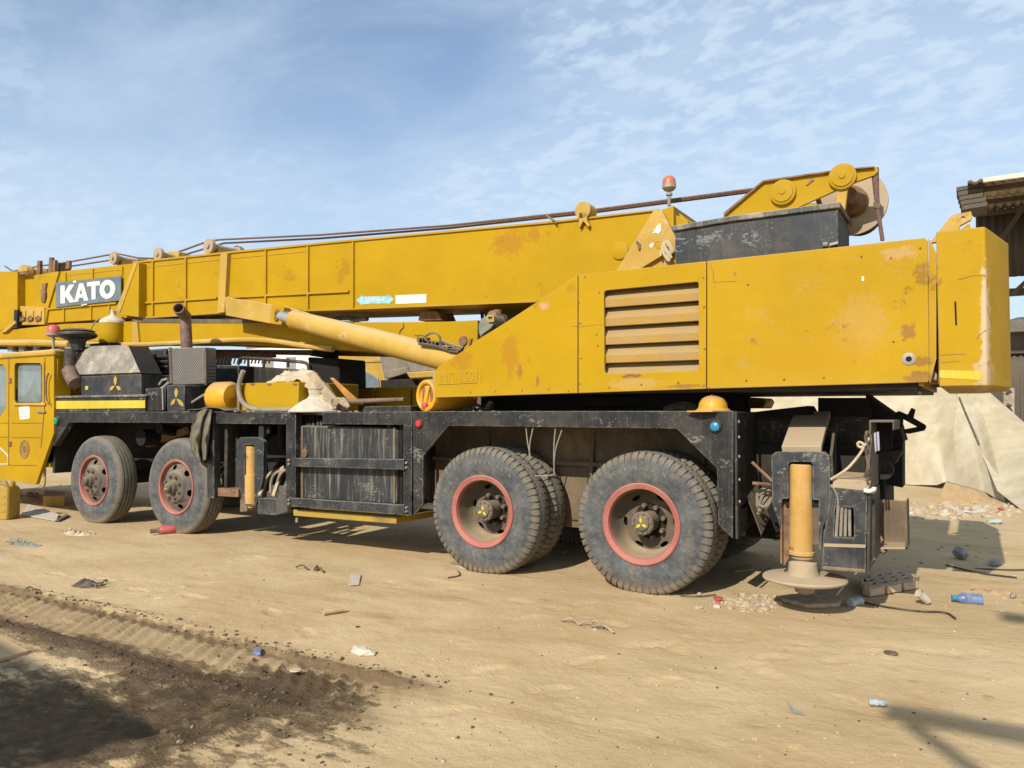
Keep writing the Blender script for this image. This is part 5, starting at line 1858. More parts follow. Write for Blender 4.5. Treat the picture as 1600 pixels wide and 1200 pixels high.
# stowed jib under the boom
JY = .80
jib = part(MB().prism(PX([(-140, 520), (0, 517), (100, 506), (214, 502), (300, 503.5), (552, 503.5), (700, 502.5), (746, 500), (746, 552), (600, 551), (440, 541), (300, 536), (205, 536), (100, 531), (0, 532), (-140, 533)], JY), (0, .62, 0)), 'stowed_jib', 'yellow', bevel=.006)
part(MB().plate([(206, 497.5), (440, 499.5), (552, 501.5), (552, 504.5), (300, 504.5), (206, 504)], JY - .01, .6), 'jib_top_sheet', 'rim_beige', jib)
part(MB().tube(PX([(-100, 535), (0, 535), (100, 535), (205, 540), (300, 535), (385, 530.5), (430, 533), (470, 540), (520, 546)], JY - .04), .035, 10, 1), 'jib_lower_tube', 'yellow_pale', jib)
part(MB().plate([(206, 503), (214, 503), (217, 536), (206, 537)], JY - .03, .04), 'jib_joint', 'yellow_pale', jib, bevel=.003)
m = MB()
m.tube(PX([(630, 505), (631, 511), (625, 517), (624, 523)], JY - .004), .008, 5)
m.tube(PX([(648, 524), (661, 524)], JY - .004), .006, 5)
part(m, 'cracks', 'rust', jib)
p = at(724, 533, JY)
part(MB().lathe([(.06, 0), (.05, 1), (0, 1)], p, p - Vector((0, .02, 0)), 18).plate([(734, 529), (737, 529), (734, 541), (732, 540)], JY - .02, .02), 'jib_lug', 'rust', jib)
# boom to jib hangers, gap details
part(MB().plate([(657, 486), (684, 486), (690, 500), (653, 501)], 1.0, .3), 'jib_hanger', 'rust', bevel=.006)
part(MB().tube(PX([(522, 499), (540, 496), (556, 499), (574, 498)], 1.0), .03, 8, 1), 'hose_bundle', 'rubber')
m = MB()
for x in (685, 692, 704, 752):
    m.tube(PX([(x, 482), (x + 3, 504)], 1.5), .02, 6)
part(m, 'hanging_hoses', 'rubber')

# boom decals
dy = BMY - .003
ar = part(MB().plate([(557, 469), (566, 461), (566, 463.5), (606, 462.5), (606, 459.8), (615.5, 467.5), (606, 476.3), (606, 474), (566, 475), (566, 477.5)], dy, .004), 'arrow_decal', 'arrow', boom)
part(text_mesh('FullPower', .078, .001, at(586, 468.8, dy - .002), (1, 0, .0), (0, 0, 1), 1.0), 'decal_lettering', 'white', ar)
part(MB().plate([(618, 461.5), (666, 459.5), (666, 473), (618, 475)], dy, .004), 'white_decal', 'white', boom)

# ---------------------------------------------------------------- boom lift cylinder
br = part(MB().prism(PX([(351, 464), (425, 476), (424, 506), (352.5, 493)], .52), (0, BMY - .52, 0)), 'cylinder_bracket', 'yellow_pale', bevel=.008)
part(MB().plate(rquad([(424, 475.5), (444, 479.5), (439.5, 508), (422, 505.5)], 3), .50, .35), 'rod_clevis', 'yellow_worn', br, bevel=.006)
m = MB()
for y, x in ((487, 433.5), (492.5, 433), (498, 432.5)):
    p = at(x, y, .50)
    m.cyl(p, p - Vector((0, .02, 0)), .035, .03, 10)
part(m, 'clevis_pins', 'rust', br)
a, b = at(440, 494, .56), at(462, 500, .56)
part(MB().cyl(a, b, .082, seg=20), 'lift_rod', 'chrome', br)
a, b = at(458, 499, .56), at(722, 567, .36)
lc = part(MB().lathe([(.108, 0), (.122, .012), (.122, .03), (.113, .035), (.128, .5), (.128, 1)], a, b, 32), 'lift_cylinder', 'yellow_pale')
rnd = random.Random(5)
m = MB()
pts = [(657, 536), (662, 527), (674, 519), (686, 522), (689, 535)]
m.tube(PX(pts, .25), .012, 6, 2)
for k in range(14):
    x = 658 + k * 4.3
    y = 531 + k * 1.2 + rnd.uniform(-2, 2)
    p = at(x, y, .25)
    m.obox(p, (rnd.uniform(.03, .08), 0, -.01), (0, .06, 0), (0, 0, rnd.uniform(.02, .06)))
m.tube(PX([(655, 536), (680, 539), (704, 546), (722, 546)], .24), .022, 8, 1)
m.tube(PX([(690, 533), (706, 540), (724, 544)], .24), .018, 8, 1)
part(m, 'cylinder_fittings', 'rim_beige', lc)
part(MB().tube(PX([(444, 480), (475, 489), (500, 498)], .62), .018, 8, 1), 'cylinder_pipe', 'yellow_pale', lc)
# operator's cab glass and hood on the far side
oc = part(MB().box(at(757, 490, 1.7).x, at(860, 490, 1.7).x, 1.7, 2.45, 1.7, at(800, 478, 1.7).z), 'operator_cab', 'dark', bevel=.02)
part(MB().plate([(757, 482), (850, 478), (850, 530), (757, 530)], 1.66, .03), 'cab_window', 'glass_teal', oc)
lh = part(MB().plate(rquad([(746, 507), (751, 497), (762, 491), (771, 491), (774, 500), (772, 512), (766, 519), (751, 529), (747, 522)], 4), .30, .22), 'lamp_housing', 'lamp_grey', bevel=.035)
part(MB().prism(PX(rquad([(760, 493), (771, 492), (772, 503), (762, 503)], 2), .275), (0, .03, 0), [PX(rquad([(762, 495), (769, 494.5), (770, 501), (764, 501)], 1), .275)]), 'lamp_frame', 'yellow_pale', lh, bevel=.004)
part(MB().plate([(752, 523), (766, 513), (771, 507), (771, 513), (756, 527)], .285, .03), 'lamp_mouth', 'dark', lh)
part(MB().cyl(at(768, 494, .5), at(786, 500, .7), .06, seg=14).cyl(at(776, 485, .6), at(778, 506, .6), .05, seg=12), 'lamp_arm', 'rust')

# ---------------------------------------------------------------- tail of the chassis
TY = .9
tl = hub('tail', crane, at(1260, 745, TY))
part(MB().plate([(1168, 650), (1357, 650), (1356, 742), (1168, 742)], TY, .4), 'tail_beam', 'black_dusty', tl, bevel=.008)
part(MB().plate([(1168, 720), (1357, 727), (1357, 755), (1168, 752)], TY - .05, .45), 'beam_foot', 'frame_dust', tl, bevel=.008)
part(MB().plate([(1200, 641), (1262, 634), (1266, 640), (1272, 652), (1175, 652), (1175, 644)], .75, .3), 'deck_end', 'dark', tl)
part(MB().plate([(1278, 621.5), (1354, 621.5), (1362, 652), (1278, 652)], .9, .7), 'rear_locker', 'dark', tl, bevel=.004)
part(MB().plate([(1352, 615), (1356, 619), (1400, 650), (1412, 690), (1385, 690), (1372, 655), (1356, 650)], 1.0, .5), 'rear_wing', 'dark', tl, bevel=.004)
part(MB().plate([(1384, 685), (1410, 690), (1410, 762), (1384, 757)], 1.0, .3), 'rear_post', 'dark', tl)
hk = [(1399, 645), (1404, 642), (1418, 648), (1424, 637), (1430, 640), (1427, 653), (1446, 664), (1447, 668), (1444, 673), (1420, 678), (1412, 676), (1412, 671), (1433, 667), (1411, 655), (1410, 668), (1402, 668)]
part(MB().plate(hk, 1.0, .06), 'tow_bracket', 'dark', tl, bevel=.004)
part(MB().plate(arc(1381, 735, 15, 0, 350, 20), .6, .08, [arc(1381, 735, 6, 0, 340, 14)]), 'tow_eye', 'underside', tl, bevel=.006)
part(MB().plate([(1370, 707), (1410, 705), (1398, 725), (1372, 724)], .75, .2), 'eye_plate', 'underside', tl)
ch = part(MB().plate([(1358, 656.5), (1397, 656.5), (1397, 672), (1394.5, 672), (1394.5, 660), (1361, 660), (1361, 765), (1358, 765)], .02, .5), 'channel_frame', 'rim_grey', tl, bevel=.003)
part(MB().plate([(1361, 660), (1394, 660), (1394, 700), (1361, 715)], .4, .02), 'channel_back', 'dark', tl)
part(MB().plate([(1365, 677), (1368.5, 675.5), (1370, 705), (1367, 707)], .05, .03).plate([(1369.5, 675), (1373, 674.5), (1374.5, 704), (1371, 705)], .045, .03), 'tail_lamp', 'lavender', tl, bevel=.003)
rnd = random.Random(11)
m = MB()
for k in range(6):
    x = 1356 + rnd.uniform(-4, 4)
    pts = [(x + rnd.uniform(-5, 4), y) for y in np.linspace(672 + rnd.uniform(0, 16), 760 - rnd.uniform(0, 20), 7)]
    m.tube(PX(pts, rnd.uniform(-.04, .0)), .006, 6, 1)
part(m, 'hanging_wires', 'dark_cloth', tl)
part(MB().tube(PX([(1298, 749), (1322, 735), (1340, 715), (1352, 696), (1344, 690), (1339, 693), (1343, 700), (1352, 696), (1358, 684)], -.03), .0095, 7, 2), 'tie_strap', 'canvas', tl)
part(MB().tube(PX([(1350, 766), (1358, 768), (1366, 765), (1366, 761)], -.03), .016, 7, 1), 'tie_strap', 'white', tl)

# rear outrigger
ro = hub('rear_outrigger', crane, at(1250, 880, 0))
out = rquad([(1205, 712), (1212, 706), (1288, 706), (1296, 713), (1297.5, 770), (1296, 797), (1286, 822), (1283, 858), (1279, 858), (1279.5, 781), (1269.5, 781), (1269.5, 724), (1265, 721.5), (1236, 721.5), (1232, 724), (1232, 779), (1221.5, 779), (1219.5, 826), (1207, 788)], 2.2)
part(MB().plate(out, -.02, .05), 'leg_plate', 'fender_blue', ro, bevel=.006)
a, b = at(1252.5, 725, .06), at(1252.5, 866, .06)
part(MB().lathe([(.0, 0), (.08, 0), (.088, .01), (.088, .96), (.095, .965), (.095, 1.0), (0, 1)], a, b, 32), 'jack_cylinder', 'jack', ro)
part(MB().plate([(1219, 780), (1232, 780), (1233, 850), (1238, 862), (1226, 884), (1219, 880)], .05, .02).plate([(1219, 780), (1222, 780), (1222, 882), (1219, 880)], -.0, .1), 'shroud', 'rust', ro, bevel=.003)
part(MB().plate([(1231, 795), (1236, 795), (1236, 848), (1231, 845)], .02, .14).plate([(1270, 792), (1280, 790), (1280, 850), (1270, 852)], .03, .14), 'cylinder_guide', 'rim_beige', ro, bevel=.003)
a, b = at(1254, 865, .06), at(1255, 899, .06)
part(MB().lathe([(.065, 0), (.06, .08), (.085, .12), (.08, .2), (.06, .26), (.06, .32), (.10, .42), (.105, .75), (.12, 1.0), (0, 1)], a, b, 28), 'foot_socket', 'concrete_dust', ro)
pc = at(1257, 901, .06)
part(MB().lathe([(0, -.03), (.24, -.03), (.295, -.012), (.30, .0), (.292, .012), (.10, .026), (0, .03)], pc - Vector((0, 0, .01)), pc + Vector((0, 0, .99)), 48, False), 'foot_pad', 'concrete_dust', ro)
part(MB().lathe([(.02, 0), (.07, .2), (.075, 1)], pc - Vector((0, 0, .13)), pc - Vector((0, 0, .03)), 20), 'pad_stud', 'steel', ro)
# sloping arm plate
A, B, C, D = at(1222, 707, .02), at(1284, 707, .02), at(1298, 651, .88), at(1242, 651, .88)
part(MB().quad(A, B, C, D, .05), 'arm_slope', 'concrete_dust', ro, bevel=.006)
part(MB().prism([A + Vector((.02, 0, -.03)), B + Vector((-.02, 0, -.03)), B + Vector((-.02, 0, -.4)), A + Vector((.02, 0, -.4))], (0, .3, 0)), 'arm_core', 'dark', ro)
part(MB().quad(at(1296, 712, .02), at(1298, 752, .02), at(1305, 740, .85), at(1303, 655, .85), .02), 'arm_side', 'black_dusty', ro)
# hose box
hx = part(MB().prism(PX(rquad([(1299, 762), (1355, 768), (1352.5, 894), (1284, 889), (1287, 846)], 2.5), -.01), (0, .06, 0), [PX(rquad([(1305, 791), (1334, 793), (1334.5, 841), (1303, 839)], 4), -.01)]), 'hose_box', 'fender_blue', ro, bevel=.006)
part(MB().prism(PX([(1299, 762), (1357, 768), (1360, 752), (1303, 748)], -.01), (0, .5, .02)), 'box_top', 'concrete_dust', ro, bevel=.006)
bk = PX([(1355.5, 768), (1353.5, 893)], -.008)
part(MB().prism([bk[0], bk[1], bk[1] + Vector((0, .62, .02)), bk[0] + Vector((0, .62, 0))], (.02, 0, 0)), 'box_side', 'black_dusty', ro, bevel=.004)
part(MB().plate([(1287, 849), (1353, 851), (1352, 856), (1287, 854)], -.014, .01), 'box_ledge', 'concrete_dust', ro)
part(MB().plate([(1300, 780), (1340, 782), (1340, 850), (1300, 848)], .2, .02), 'box_back', 'dark', ro)
part(MB().plate([(1287, 885), (1352, 890), (1352, 895), (1284, 889.5)], -.02, .5), 'box_floor', 'frame_dust', ro, bevel=.003)
for k, (x0, x1) in enumerate(((1306.5, 1308), (1313.5, 1314.5), (1320.5, 1321), (1328, 1327.5))):
    part(MB().tube(PX([(1298, 758 + k * .5), (1303 + k * 5, 763), (1309 + k * 6, 775), (1310 + k * 6, 790), (x1, 812), (x0, 838)], .01 * k), .0115, 8, 2), 'hydraulic_hose', 'hose', ro)
m = MB()
for k in range(6):
    c0 = (1196 + rnd.uniform(-3, 3), 785 + rnd.uniform(-8, 8))
    m.tube(PX([(c0[0] + 11 * math.cos(t + k), c0[1] + 14 * math.sin(t + k * .4)) for t in np.linspace(0, 5.0, 12)], .2 + .02 * k), .011, 6)
part(m, 'coiled_hose', 'hose', ro)
m = MB()
m.tube(PX([(1175, 722), (1190, 736), (1207, 752)], .05), .012, 6)
m.tube(PX([(1176, 755), (1206, 757)], .1), .014, 6)
part(m, 'brake_lines', 'rust', ro)
# step box on the tail
sbx = part(MB().plate([(1367, 780), (1416, 783), (1417, 857), (1367, 857)], .75, .015), 'step_box', 'frame_dust', tl, bevel=.003)
part(MB().plate([(1413.5, 783), (1416.5, 783), (1418, 858), (1414.5, 858)], .5, .26), 'step_edge', 'rim_beige', sbx)
part(MB().plate([(1367, 855), (1417, 855), (1418, 858), (1367, 858)], .5, .26), 'step_floor', 'concrete_dust', sbx)
m = MB()
p = at(1371, 833, .5)
m.tube([p, p + Vector((.03, -.03, -.05)), p + Vector((.0, -.02, -.1)), p + Vector((.05, -.05, -.14))], .015, 6)
part(m, 'chain_end', 'rim_beige', sbx)
part(MB().plate([(1360, 770), (1366, 772), (1368, 875), (1360, 880)], .1, .4), 'tail_plate', 'black_dusty', tl, bevel=.003)
m = MB()
m.tube(PX([(1385, 602), (1392, 611), (1402, 611), (1412, 603)], .1), .01, 6, 2)
m.tube(PX([(1430, 600), (1438, 606), (1437, 616)], .1), .014, 6)
part(m, 'dangling_wires', 'wire')

# lettering, rivets and the like are too small to pick apart: one part each
for o in list(bpy.data.objects):
    if o.name.split('.')[0] in ('raised_lettering', 'lettering', 'model_lettering', 'decal_lettering', 'print', 'rivets', 'cracks', 'flange_bolts', 'shield_bolts', 'reflective_checks',
                                'door_seams', 'hanging_wires', 'tank_hoses', 'cylinder_fittings', 'cooler_coils', 'valves', 'box_catches', 'pipe_clamps', 'engine_pipes', 'dangling_wires',
                                'tied_cloth', 'hanging_hoses', 'brake_lines', 'clevis_pins', 'coiled_hose', 'wound_rope', 'leaf_spring', 'flaked_paint', 'paint_splash', 'carry_wire', 'wire_lug'):
        o['kind'] = 'stuff'
# ================================================================== loose things lying on the crane deck
def solo(mb, name, mat, label, cat, org, group=None, **k):
    return tag(mb.build(name, M[mat], org=org, **k), label, cat, group)


DZ = 1.492
# hard hat
p = at(1114, 641, .12)
p.z = DZ + .004
hh = thing('hard_hat', 'yellow hard hat lying on the black deck below the grille', 'helmet', p)
MB().lathe([(.118, 0), (.117, .25), (.108, .55), (.085, .8), (.05, .95), (0, 1)], p, p + Vector((0, 0, .135)), 28).build('shell', M['yellow_bright'], hh)
MB().lathe([(.128, 0), (.142, .002), (.142, .012), (.118, .03)], p, p + Vector((0, 0, 1)), 28, False).prism([p + Vector((-.10, -.10, .002)), p + Vector((-.16, -.17, .0)), p + Vector((-.06, -.21, .0)), p + Vector((.05, -.19, .002)), p + Vector((.09, -.1, .004))], (0, 0, .01)).build('brim', M['yellow_bright'], hh)
MB().tube([p + Vector((0, -.119 * math.cos(t), .135 * math.sin(t) + .001)) for t in np.linspace(.5, 2.6, 14)], .009, 8).build('crown_ridge', M['yellow_bright'], hh)
# grey bundle and small yellow bracket beside it
m = MB()
q = at(1062, 640, .5)
q.z = DZ
for k in range(7):
    a = q + Vector((-.14 + .02 * k, .02 * k, .02 + .012 * (k % 3)))
    m.tube([a, a + Vector((.14, .01, .03)), a + Vector((.26, .05, .0))], .03, 7, 1)
solo(m, 'cloth_bundle', 'rag', 'grey rolled cloth bundle on the deck left of the hard hat', 'cloth', q)
q = at(1165, 640, 1.6)
part(MB().plate([(1130, 621), (1160, 620), (1193, 622), (1197, 628), (1192, 638), (1130, 638)], 1.9, .4), 'far_winch_cover', 'yellow_pale', bevel=.01)
a = at(1171, 629, 1.9)
part(MB().lathe([(.05, 0), (.05, .6), (.02, 1), (0, 1)], a, a - Vector((0, .03, 0)), 20), 'cover_boss', 'yellow_pale')

# yellow drum with screw caps by the model plate
dc = at(664, 613, .06)
dirv = Vector((.26, 1, .0)).normalized()
dc.z = DZ + .165
dr = thing('plastic_drum', 'yellow plastic drum lying with its capped end outwards beside the lift cylinder foot', 'drum', Vector((dc.x, dc.y, DZ)), 'yellow plastic drums on the deck')
MB().lathe([(.0, .035), (.11, .035), (.118, .01), (.135, .0), (.155, .01), (.164, .05), (.164, .5), (.155, .56), (0, .57)], dc, dc + dirv, 40).build('drum_body', M['yellow_bright'], dr)
side = Vector((1, -.26, 0)).normalized()
up = Vector((0, 0, 1))
f = dc + dirv * .035
MB().obox(f - dirv * .01, side * .05, dirv * .04, (up * .9 + side * .25) * .21).build('carry_bar', M['yellow_bright'], dr, bevel=.015)
for s_, ang in ((-.062, 0), (.062, 0)):
    c = f + side * s_ + up * .01
    MB().obox(c - dirv * .001, side * .045, dirv * .006, up * .15).build('recess', M['rust'], dr, bevel=.003)
c = f - side * .02 - up * .10
MB().lathe([(.036, 0), (.036, .9), (.03, 1), (0, 1)], c, c - dirv * .04, 20).build('screw_cap', M['red_plastic'], dr)
# second drum lying along the deck behind the hose
a = at(333, 615, .22)
a.z = DZ + .185
b = a + Vector((.40, 0, 0))
o = MB().lathe([(0, 0), (.06, .004), (.115, .03), (.16, .10), (.185, .22), (.185, .8), (.15, .95), (0, 1)], a, b, 36)
o = solo(o, 'plastic_drum', 'yellow_bright', 'dusty yellow plastic drum lying on its side at the left end of the tool box', 'drum', Vector((a.x + .2, a.y, DZ)), 'yellow plastic drums on the deck')
# bent hose hanging over the tool box
m = MB().tube(PX([(381, 578), (376, 590), (372, 604), (373, 618), (378, 632), (392, 640), (420, 641), (470, 640)], .05), [.030, .030, .030, .03, .03, .03, .025, .02], 10)
m = MB().tube(PX([(380.5, 579), (376, 590), (373, 604), (374, 618), (380, 631), (394, 639.5), (420, 640.5), (470, 639.5)], .06), .028, 10, 2)
solo(m, 'bent_hose', 'hose', 'bent grey hose end standing up in front of the yellow tool box', 'hose', at(381, 640, .06))
part(MB().plate([(370, 600), (374, 600), (374, 641), (370, 641)], .08, .03), 'box_strap', 'rust')

# dusty canvas sack thrown over the box
def sack(u, v):
    pts = [at(437, 590, .6), at(447, 582, .45), at(470, 580.5, .4), at(488, 580.5, .38), at(500, 596, .34), (at(521, 619, .3)), at(531, 631, .28)]
    k = u * (len(pts) - 1)
    i = min(int(k), len(pts) - 2)
    c = pts[i].lerp(pts[i + 1], k - i)
    w = .30 - .20 * u
    n = Vector((u * 5, v * 3, 2))
    return c + Vector((.10 * (v - .5) * u, w * (v - .5) * 1.6, -abs(v - .5) * .24 * (1 - .3 * u))) + Vector((0, 0, .05)) * (mnoise.noise(n * 1.6)) + Vector((0, 0, .02)) * mnoise.noise(n * 5)


m = MB().grid(60, 24, sack)
solo(m, 'canvas_sack', 'canvas', 'dusty canvas sack slumped over the right end of the yellow tool box', 'sack', at(500, 600, .4), recalc=False, smooth=180, solid=.02)
o = MB().quad(at(478, 584, .26), at(490, 580, .26), at(530, 628, .2), at(516, 632, .2), .03)
solo(o, 'timber_board', 'wood', 'pale dusty board leaning down from the canvas sack', 'board', at(523, 630, .2), 'boards leaning behind the dusty cone', bevel=.004)
o = MB().quad(at(515, 590, .6), at(521, 590, .6), at(567, 631, .45), at(548, 631, .45), .03)
solo(o, 'timber_board', 'wood_orange', 'orange brown board leaning behind the pale one on the deck', 'board', at(556, 631, .45), 'boards leaning behind the dusty cone', bevel=.004)
m = MB().tube(PX([(520, 627), (560, 627), (632, 624)], .2), [.03, .028, .022], 10)
solo(m, 'steel_pipe', 'brown_pipe', 'thin dusty steel pipe lying along the deck left of the capped drum', 'pipe', at(575, 626, .2))
m = MB()
rnd = random.Random(4)
for k in range(5):
    m.tube(PX([(522 + rnd.uniform(-3, 3), 634), (527 + k * 2, 622 + rnd.uniform(-3, 3)), (531 + k * 3, 630), (545, 636)], .16), .016, 6, 1)
solo(m, 'rope_tangle', 'wood', 'tangle of brown rope at the foot of the leaning boards', 'rope', at(530, 636, .16))
c = at(495, 641, .26)
c.z = DZ
cn = thing('dusty_funnel', 'wide dusty cone-shaped funnel with a short neck sitting on the deck above the fuel tank', 'funnel', c)
MB().lathe([(.31, 0), (.315, .04), (.20, .40), (.105, .60), (.095, .66), (.10, .70)], c, c + Vector((0, 0, .26)), 40, False).lathe([(.095, .66), (.085, .72), (.10, .98), (.11, 1.0), (.10, .98), (.08, .74), (0, .72)], c, c + Vector((0, 0, .26)), 32, False).build('cone', M['cone_white'], cn)
m = MB()
for s_ in (-1, 1):
    m.tube([c + Vector((s_ * .09, -.02, .22)), c + Vector((s_ * .115, -.03, .28)), c + Vector((s_ * .09, -.03, .25))], .009, 6)
m.build('wire_lug', M['steel'], cn)
m = MB()
rnd = random.Random(9)
for k in range(40):
    x = rnd.uniform(-8.0, -3.0)
    m.rock((x, rnd.uniform(.03, .3), DZ + .005), rnd.uniform(.01, .035), .5, rnd)
tag(m.build('deck_grit', M['stone']), 'loose grit and crumbs of earth lying along the deck edge', None, None, 'stuff')
m = MB()
for k in range(9):
    a = at(722 + k * 5, 641, .25 + .03 * (k % 3))
    a.z = DZ + .02
    m.tube([a, a + Vector((.05, .02, .05 * (k % 2) + .02)), a + Vector((.13, -.02, 0))], .014, 6, 1)
solo(m, 'hose_heap', 'rubber', 'small heap of dark hoses on the deck behind the capped drum', 'hose', at(740, 641, .3))
part(MB().quad(at(758, 638, .3), at(764, 641, .3), at(772, 628, .3), at(766, 626, .3), .02), 'lock_plate', 'rim_beige')

# rag hanging over the deck edge
def rag(u, v):
    top = [at(318, 641, -.03), at(327, 640, -.03)]
    x = 300 + 24 * u
    left = [(318, 638), (306, 648), (299, 668), (296.5, 690), (300, 706), (311, 722)]
    k = v * 5
    i = min(int(k), 4)
    f = k - i
    lx = left[i][0] + (left[i + 1][0] - left[i][0]) * f
    ly = left[i][1] + (left[i + 1][1] - left[i][1]) * f
    rx = 331 - 8 * v
    ry = 640 + 78 * v
    px, py = lx + (rx - lx) * u, ly + (ry - ly) * u
    fold = math.sin(u * 11 + v * 2.5 + 1.5 * mnoise.noise((u * 3, v * 2, 0)))
    y = -.05 + .045 * fold * (.3 + v) + .03 * mnoise.noise((u * 6, v * 5, 1))
    return at(px, py, y)


m = MB().grid(40, 40, rag)
solo(m, 'hanging_rag', 'rag', 'dark olive rag hanging over the deck edge above the second front wheel', 'rag', at(312, 660, 0), recalc=False, smooth=180, solid=.008)


def ragtop(u, v):
    a = at(296 + 80 * u, 643, 0)
    h = .05 * (1 - abs(u - .45) * 1.9) + .02 * mnoise.noise((u * 6, v * 4, 3))
    return Vector((a.x, -.04 + .3 * v, DZ + .01 + max(0, h)))


m = MB().grid(30, 12, ragtop)
solo(m, 'folded_rag', 'rag', 'dusty olive cloth spread on the deck beside the hanging rag', 'rag', at(330, 643, .1), recalc=False, smooth=180, solid=.008)

# yellow bottle with chalky shoulders standing on the hood
c = at(176, 537, .75)
bt = thing('water_jug', 'yellow insulated jug with a white domed top standing on the engine hood', 'jug', c)
H = at(176, 485, .75).z - c.z
r = .185
MB().lathe([(r * .94, 0), (r * 1.0, .03), (r * 1.02, .30), (r, .62)], c, c + Vector((0, 0, H)), 36).build('jug_body', M['yellow'], bt)
MB().lathe([(r * 1.03, .60), (r * 1.0, .67), (r * .7, .76), (r * .28, .84), (r * .22, .86), (r * .2, .96), (r * .24, .97), (r * .22, 1.0), (0, 1.0)], c, c + Vector((0, 0, H)), 36).build('jug_top', M['cone_white'], bt)
MB().tube([at(159, 500, .62), at(155, 508, .60), at(156, 525, .60), at(160, 536, .62)], .008, 6, 1).tube([at(155, 497, .62), at(147, 505, .6), at(142, 515, .6)], .01, 6, 1).build('carry_wire', M['steel'], bt)
part(MB().obox(c + Vector((0, 0, -.04)), (.5, 0, 0), (0, .4, 0), (0, 0, .07)), 'jug_stand', 'dark')

# ================================================================== things on the ground
def ground_thing(px, py, dz=0.0):
    g = gr(px, py)
    return Vector((g.x, g.y, ground_h(g.x, g.y) + dz))


# yellow jerrycan at the left edge
g = ground_thing(4, 811, -.015)
jc = thing('jerrycan', 'grimy yellow jerrycan standing on the sand at the left edge', 'jerrycan', g)
ax, ay = Vector((math.cos(.5), math.sin(.5), 0)), Vector((-math.sin(.5), math.cos(.5), 0))


def jp(x, y, z):
    return g + ax * x + ay * y + Vector((0, 0, z))


prof = rquad([(-.2, 0), (.17, 0), (.17, .44), (.1, .49), (-.2, .49)], .05, 4)
m = MB().prism([jp(x, -.13, z) for x, z in prof], ay * .26)
m.build('can_body', M['can'], jc, bevel=.03)
m = MB().tube([jp(-.12, 0, .48), jp(-.1, 0, .545), jp(.02, 0, .545), jp(.05, 0, .48)], .02, 10, 1)
m.build('handle', M['can'], jc)
MB().cyl(jp(.12, 0, .46), jp(.14, 0, .53), .035, seg=16).build('screw_cap', M['can'], jc)
m = MB()
for z in (.12, .22, .32):
    m.prism([jp(x, -.136, z + zz) for x, zz in ((-.14, 0), (.12, 0), (.12, .03), (-.14, .03))], ay * .01)
m.build('side_ribs', M['can'], jc)


def slab(name, mat, label, cat, pts, z=.0, th=.02, lift=(), group=None, bevel=.003):
    q = []
    for i, p in enumerate(pts):
        v = ground_thing(*p)
        v.z += z + (lift[i] if i < len(lift) else 0)
        q.append(v)
    c = sum(q, Vector()) / len(q)
    o = MB().prism(q, (0, 0, th))
    return solo(o, name, mat, label, cat, c, group, bevel=bevel)


slab('wood_block', 'can', 'stained yellow-brown wood block lying beside the first front wheel', 'block', [(67, 791), (100, 791), (102, 783), (70, 780)], .0, .16)
slab('cardboard_piece', 'paper', 'pale folded cardboard piece with a raised corner right of the jerrycan', 'cardboard', [(32, 806), (88, 816), (92, 808), (62, 800), (44, 797)], .01, .012, (0, .0, .02, .05, .08))
slab('dark_batten', 'shed_metal', 'short dark batten at the end of the pale cardboard', 'batten', [(86, 816), (92, 816), (108, 808), (104, 806)], .01, .02)
slab('plank', 'cardboard', 'flat brown plank on the sand at the left edge near the tyre track', 'plank', [(-60, 1024), (0, 1034), (46, 1020), (10, 1004), (-50, 1004)], .0, .022)
slab('paper_card', 'paper', 'small pale square card lying alone on the sand in front of the fuel tank', 'card', [(545, 915), (561, 914), (564, 899), (548, 899)], .006, .006)
slab('blue_scrap', 'blue_plastic', 'small bright blue scrap lying in the tyre track', 'scrap', [(395, 1019), (407, 1020), (408, 1013), (397, 1012)], .012, .012)
o = ground_thing(462, 1046, .004)
solo(MB().lathe([(.0, 0), (.032, 0), (.036, .005), (.03, .009), (0, .008)], o, o + Vector((0, 0, 1)), 20), 'bottle_lid', 'canvas', 'round tan lid lying at the right end of the tyre track', 'lid', o)
o = ground_thing(565, 1019, .02)
solo(MB().rock(o - Vector((0, 0, .01)), .075, .5, random.Random(2)).rock(o + Vector((.05, .01, -.01)), .045, .6, random.Random(5)), 'pale_stone', 'cone_white', 'pale crumbly stone lying right of the tyre track end', 'stone', o, smooth=20)
a, b = ground_thing(506, 960, .025), ground_thing(536, 956, .025)
solo(MB().cyl(a, b, .022, seg=14), 'cardboard_tube', 'cardboard', 'short tan cardboard tube lying on the sand below the fuel tank', 'tube', (a + b) / 2)
# red oil bottle by the second wheel
a, b = ground_thing(250, 835, .05), ground_thing(277, 833, .05)
rb = thing('oil_bottle', 'red plastic oil bottle lying beside the second front wheel', 'bottle', (a + b) / 2 - Vector((0, 0, .05)))
MB().lathe([(0, 0), (.045, .0), (.052, .06), (.052, .9), (.045, 1), (0, 1)], a, b, 20).build('bottle_body', M['red_plastic'], rb)
d = (a - b).normalized()
MB().lathe([(.045, 0), (.025, .3), (.026, .35), (.026, 1), (0, 1)], a, a + d * .11, 16).build('neck_cap', M['brown_pipe'], rb)


